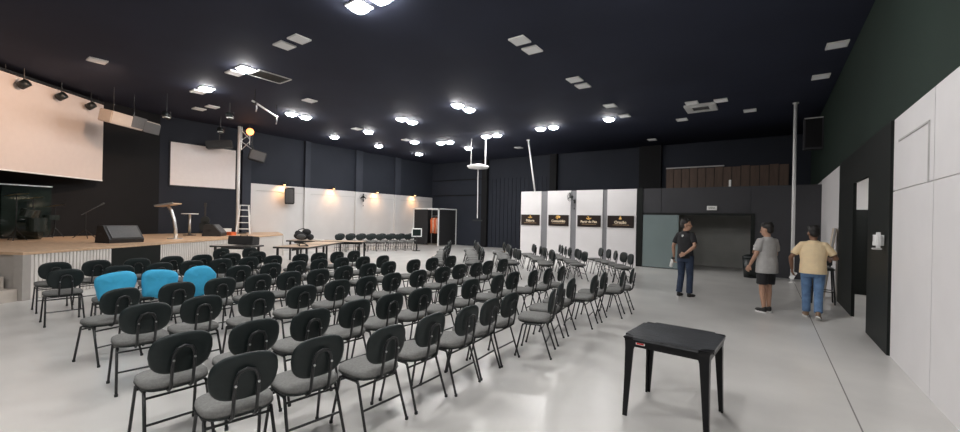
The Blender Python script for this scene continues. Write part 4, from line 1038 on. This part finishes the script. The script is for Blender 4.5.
        so = build('sole', 'sole', lambda bm: bm_prism(bm, [(0.046 * math.cos(a * PI / 9) * (1 if math.sin(a * PI / 9) > 0 else 0.85), 0.055 + 0.125 * math.sin(a * PI / 9)) for a in range(18)], -0.088, -0.066), s)
    return root

AZ = 0.088
p1 = person('man in black t-shirt and dark jeans standing with one hand behind his back', (-1.55, 10.45, 0), R(-24), dict(
    skin='skin', shirt='black_shirt', legm='jeans_dark', legs='jeans', shoe='shoe', hem=0.88, head=R(-62), nod=R(0),
    kneeL=(-0.1, 0.02, 0.5), kneeR=(0.1, 0.03, 0.5), ankL=(-0.1, -0.06, AZ), ankR=(0.1, 0.02, AZ),
    elbL=(-0.27, -0.04, 1.14), elbR=(0.3, -0.14, 1.17), wriL=(-0.29, 0.02, 0.89), wriR=(0.13, -0.21, 1.0), hdR=(-0.9, -0.1, -0.4), hnR=(0, 1, 0), curlL=0.8, hdL=(0, 0.05, -1)))
p1.scale = (1.03, 1.03, 1.03)
pr_ = build('shirt_print', 'paper', lambda bm: (bm_box(bm, (0, 0, 0.012), (0.045, 0.003, 0.02)), bm_box(bm, (0, 0, -0.016), (0.03, 0.003, 0.02))), p1)
pr_.location = (0, -0.118, 1.39); pr_.rotation_euler = (R(-14), 0, 0)
p2 = person('person in grey t-shirt and black shorts looking away from the plastic table', (0.0, 9.8, 0), R(44), dict(
    skin='skin', shirt='grey_shirt', legm='shorts', legs='shorts', shoe='shoe', hem=0.78, head=R(22), nod=R(-8), girth=1.0, loose=1.15,
    kneeL=(-0.08, 0.02, 0.5), kneeR=(0.075, 0.03, 0.5), ankL=(-0.075, -0.03, AZ), ankR=(0.06, 0.0, AZ),
    elbL=(-0.25, 0.0, 1.14), elbR=(0.26, 0.06, 1.14), wriL=(-0.27, 0.12, 0.92), wriR=(0.12, 0.27, 1.16), hnR=(-1, 0, 0.2), curlR=0.7))
p2.scale = (1.0, 1.0, 0.995)
p3 = person('man in pale yellow t-shirt and blue jeans walking toward the doorway wall', (0.7, 9.75, 0), R(-2), dict(
    skin='skin_dark', shirt='cream_shirt', legm='jeans', legs='jeans', shoe='shoe_brown', hem=0.86, head=R(18), nod=R(-10), girth=1.1, loose=1.02,
    kneeL=(-0.09, 0.1, 0.5), kneeR=(0.085, 0.0, 0.5), ankL=(-0.08, 0.14, AZ), ankR=(0.08, -0.2, 0.135), pitchR=0.5,
    elbL=(-0.33, -0.02, 1.15), elbR=(0.33, 0.02, 1.16), wriL=(-0.31, 0.08, 0.91), wriR=(0.28, 0.25, 1.14), hnR=(-1, 0, 0), curlL=0.8))
p3.scale = (1.0, 1.0, 0.97)
def held(name, m_, label, cat, person_, off, size, rot=(0, 0, 0), extra=None):
    t = thing(name, label, cat)
    build('body', m_, lambda bm: bm_box(bm, (0, 0, 0), size), t, bevel=0.006)
    if extra: build(extra[0], extra[1], lambda bm: bm_box(bm, extra[2], extra[3]), t)
    mw = Matrix.LocRotScale(person_.location, person_.rotation_euler, person_.scale)
    t.location = mw @ Vector(off); t.rotation_euler = (rot[0], rot[1], person_.rotation_euler.z + rot[2])
held('thermos_flask', 'paper', 'white flask held by the man in the black t-shirt', 'bottle', p1, (-0.325, 0.0, 0.745), (0.06, 0.07, 0.2), (R(8), R(18), 0), ('cap', 'tube', (0, 0, 0.12), (0.05, 0.05, 0.05)))
held('phone', 'paper', 'pale phone held by the person in the grey t-shirt', 'phone', p2, (0.05, 0.33, 1.24), (0.075, 0.012, 0.15), (R(-25), 0, 0), ('screen', 'dark_glass', (0, -0.008, 0), (0.066, 0.003, 0.13)))
held('phone', 'paper', 'pale phone held low by the man in the yellow t-shirt', 'phone', p3, (-0.29, 0.13, 0.78), (0.075, 0.014, 0.16), (R(15), R(25), 0), ('screen', 'dark_glass', (0, 0.009, 0), (0.066, 0.003, 0.14)))
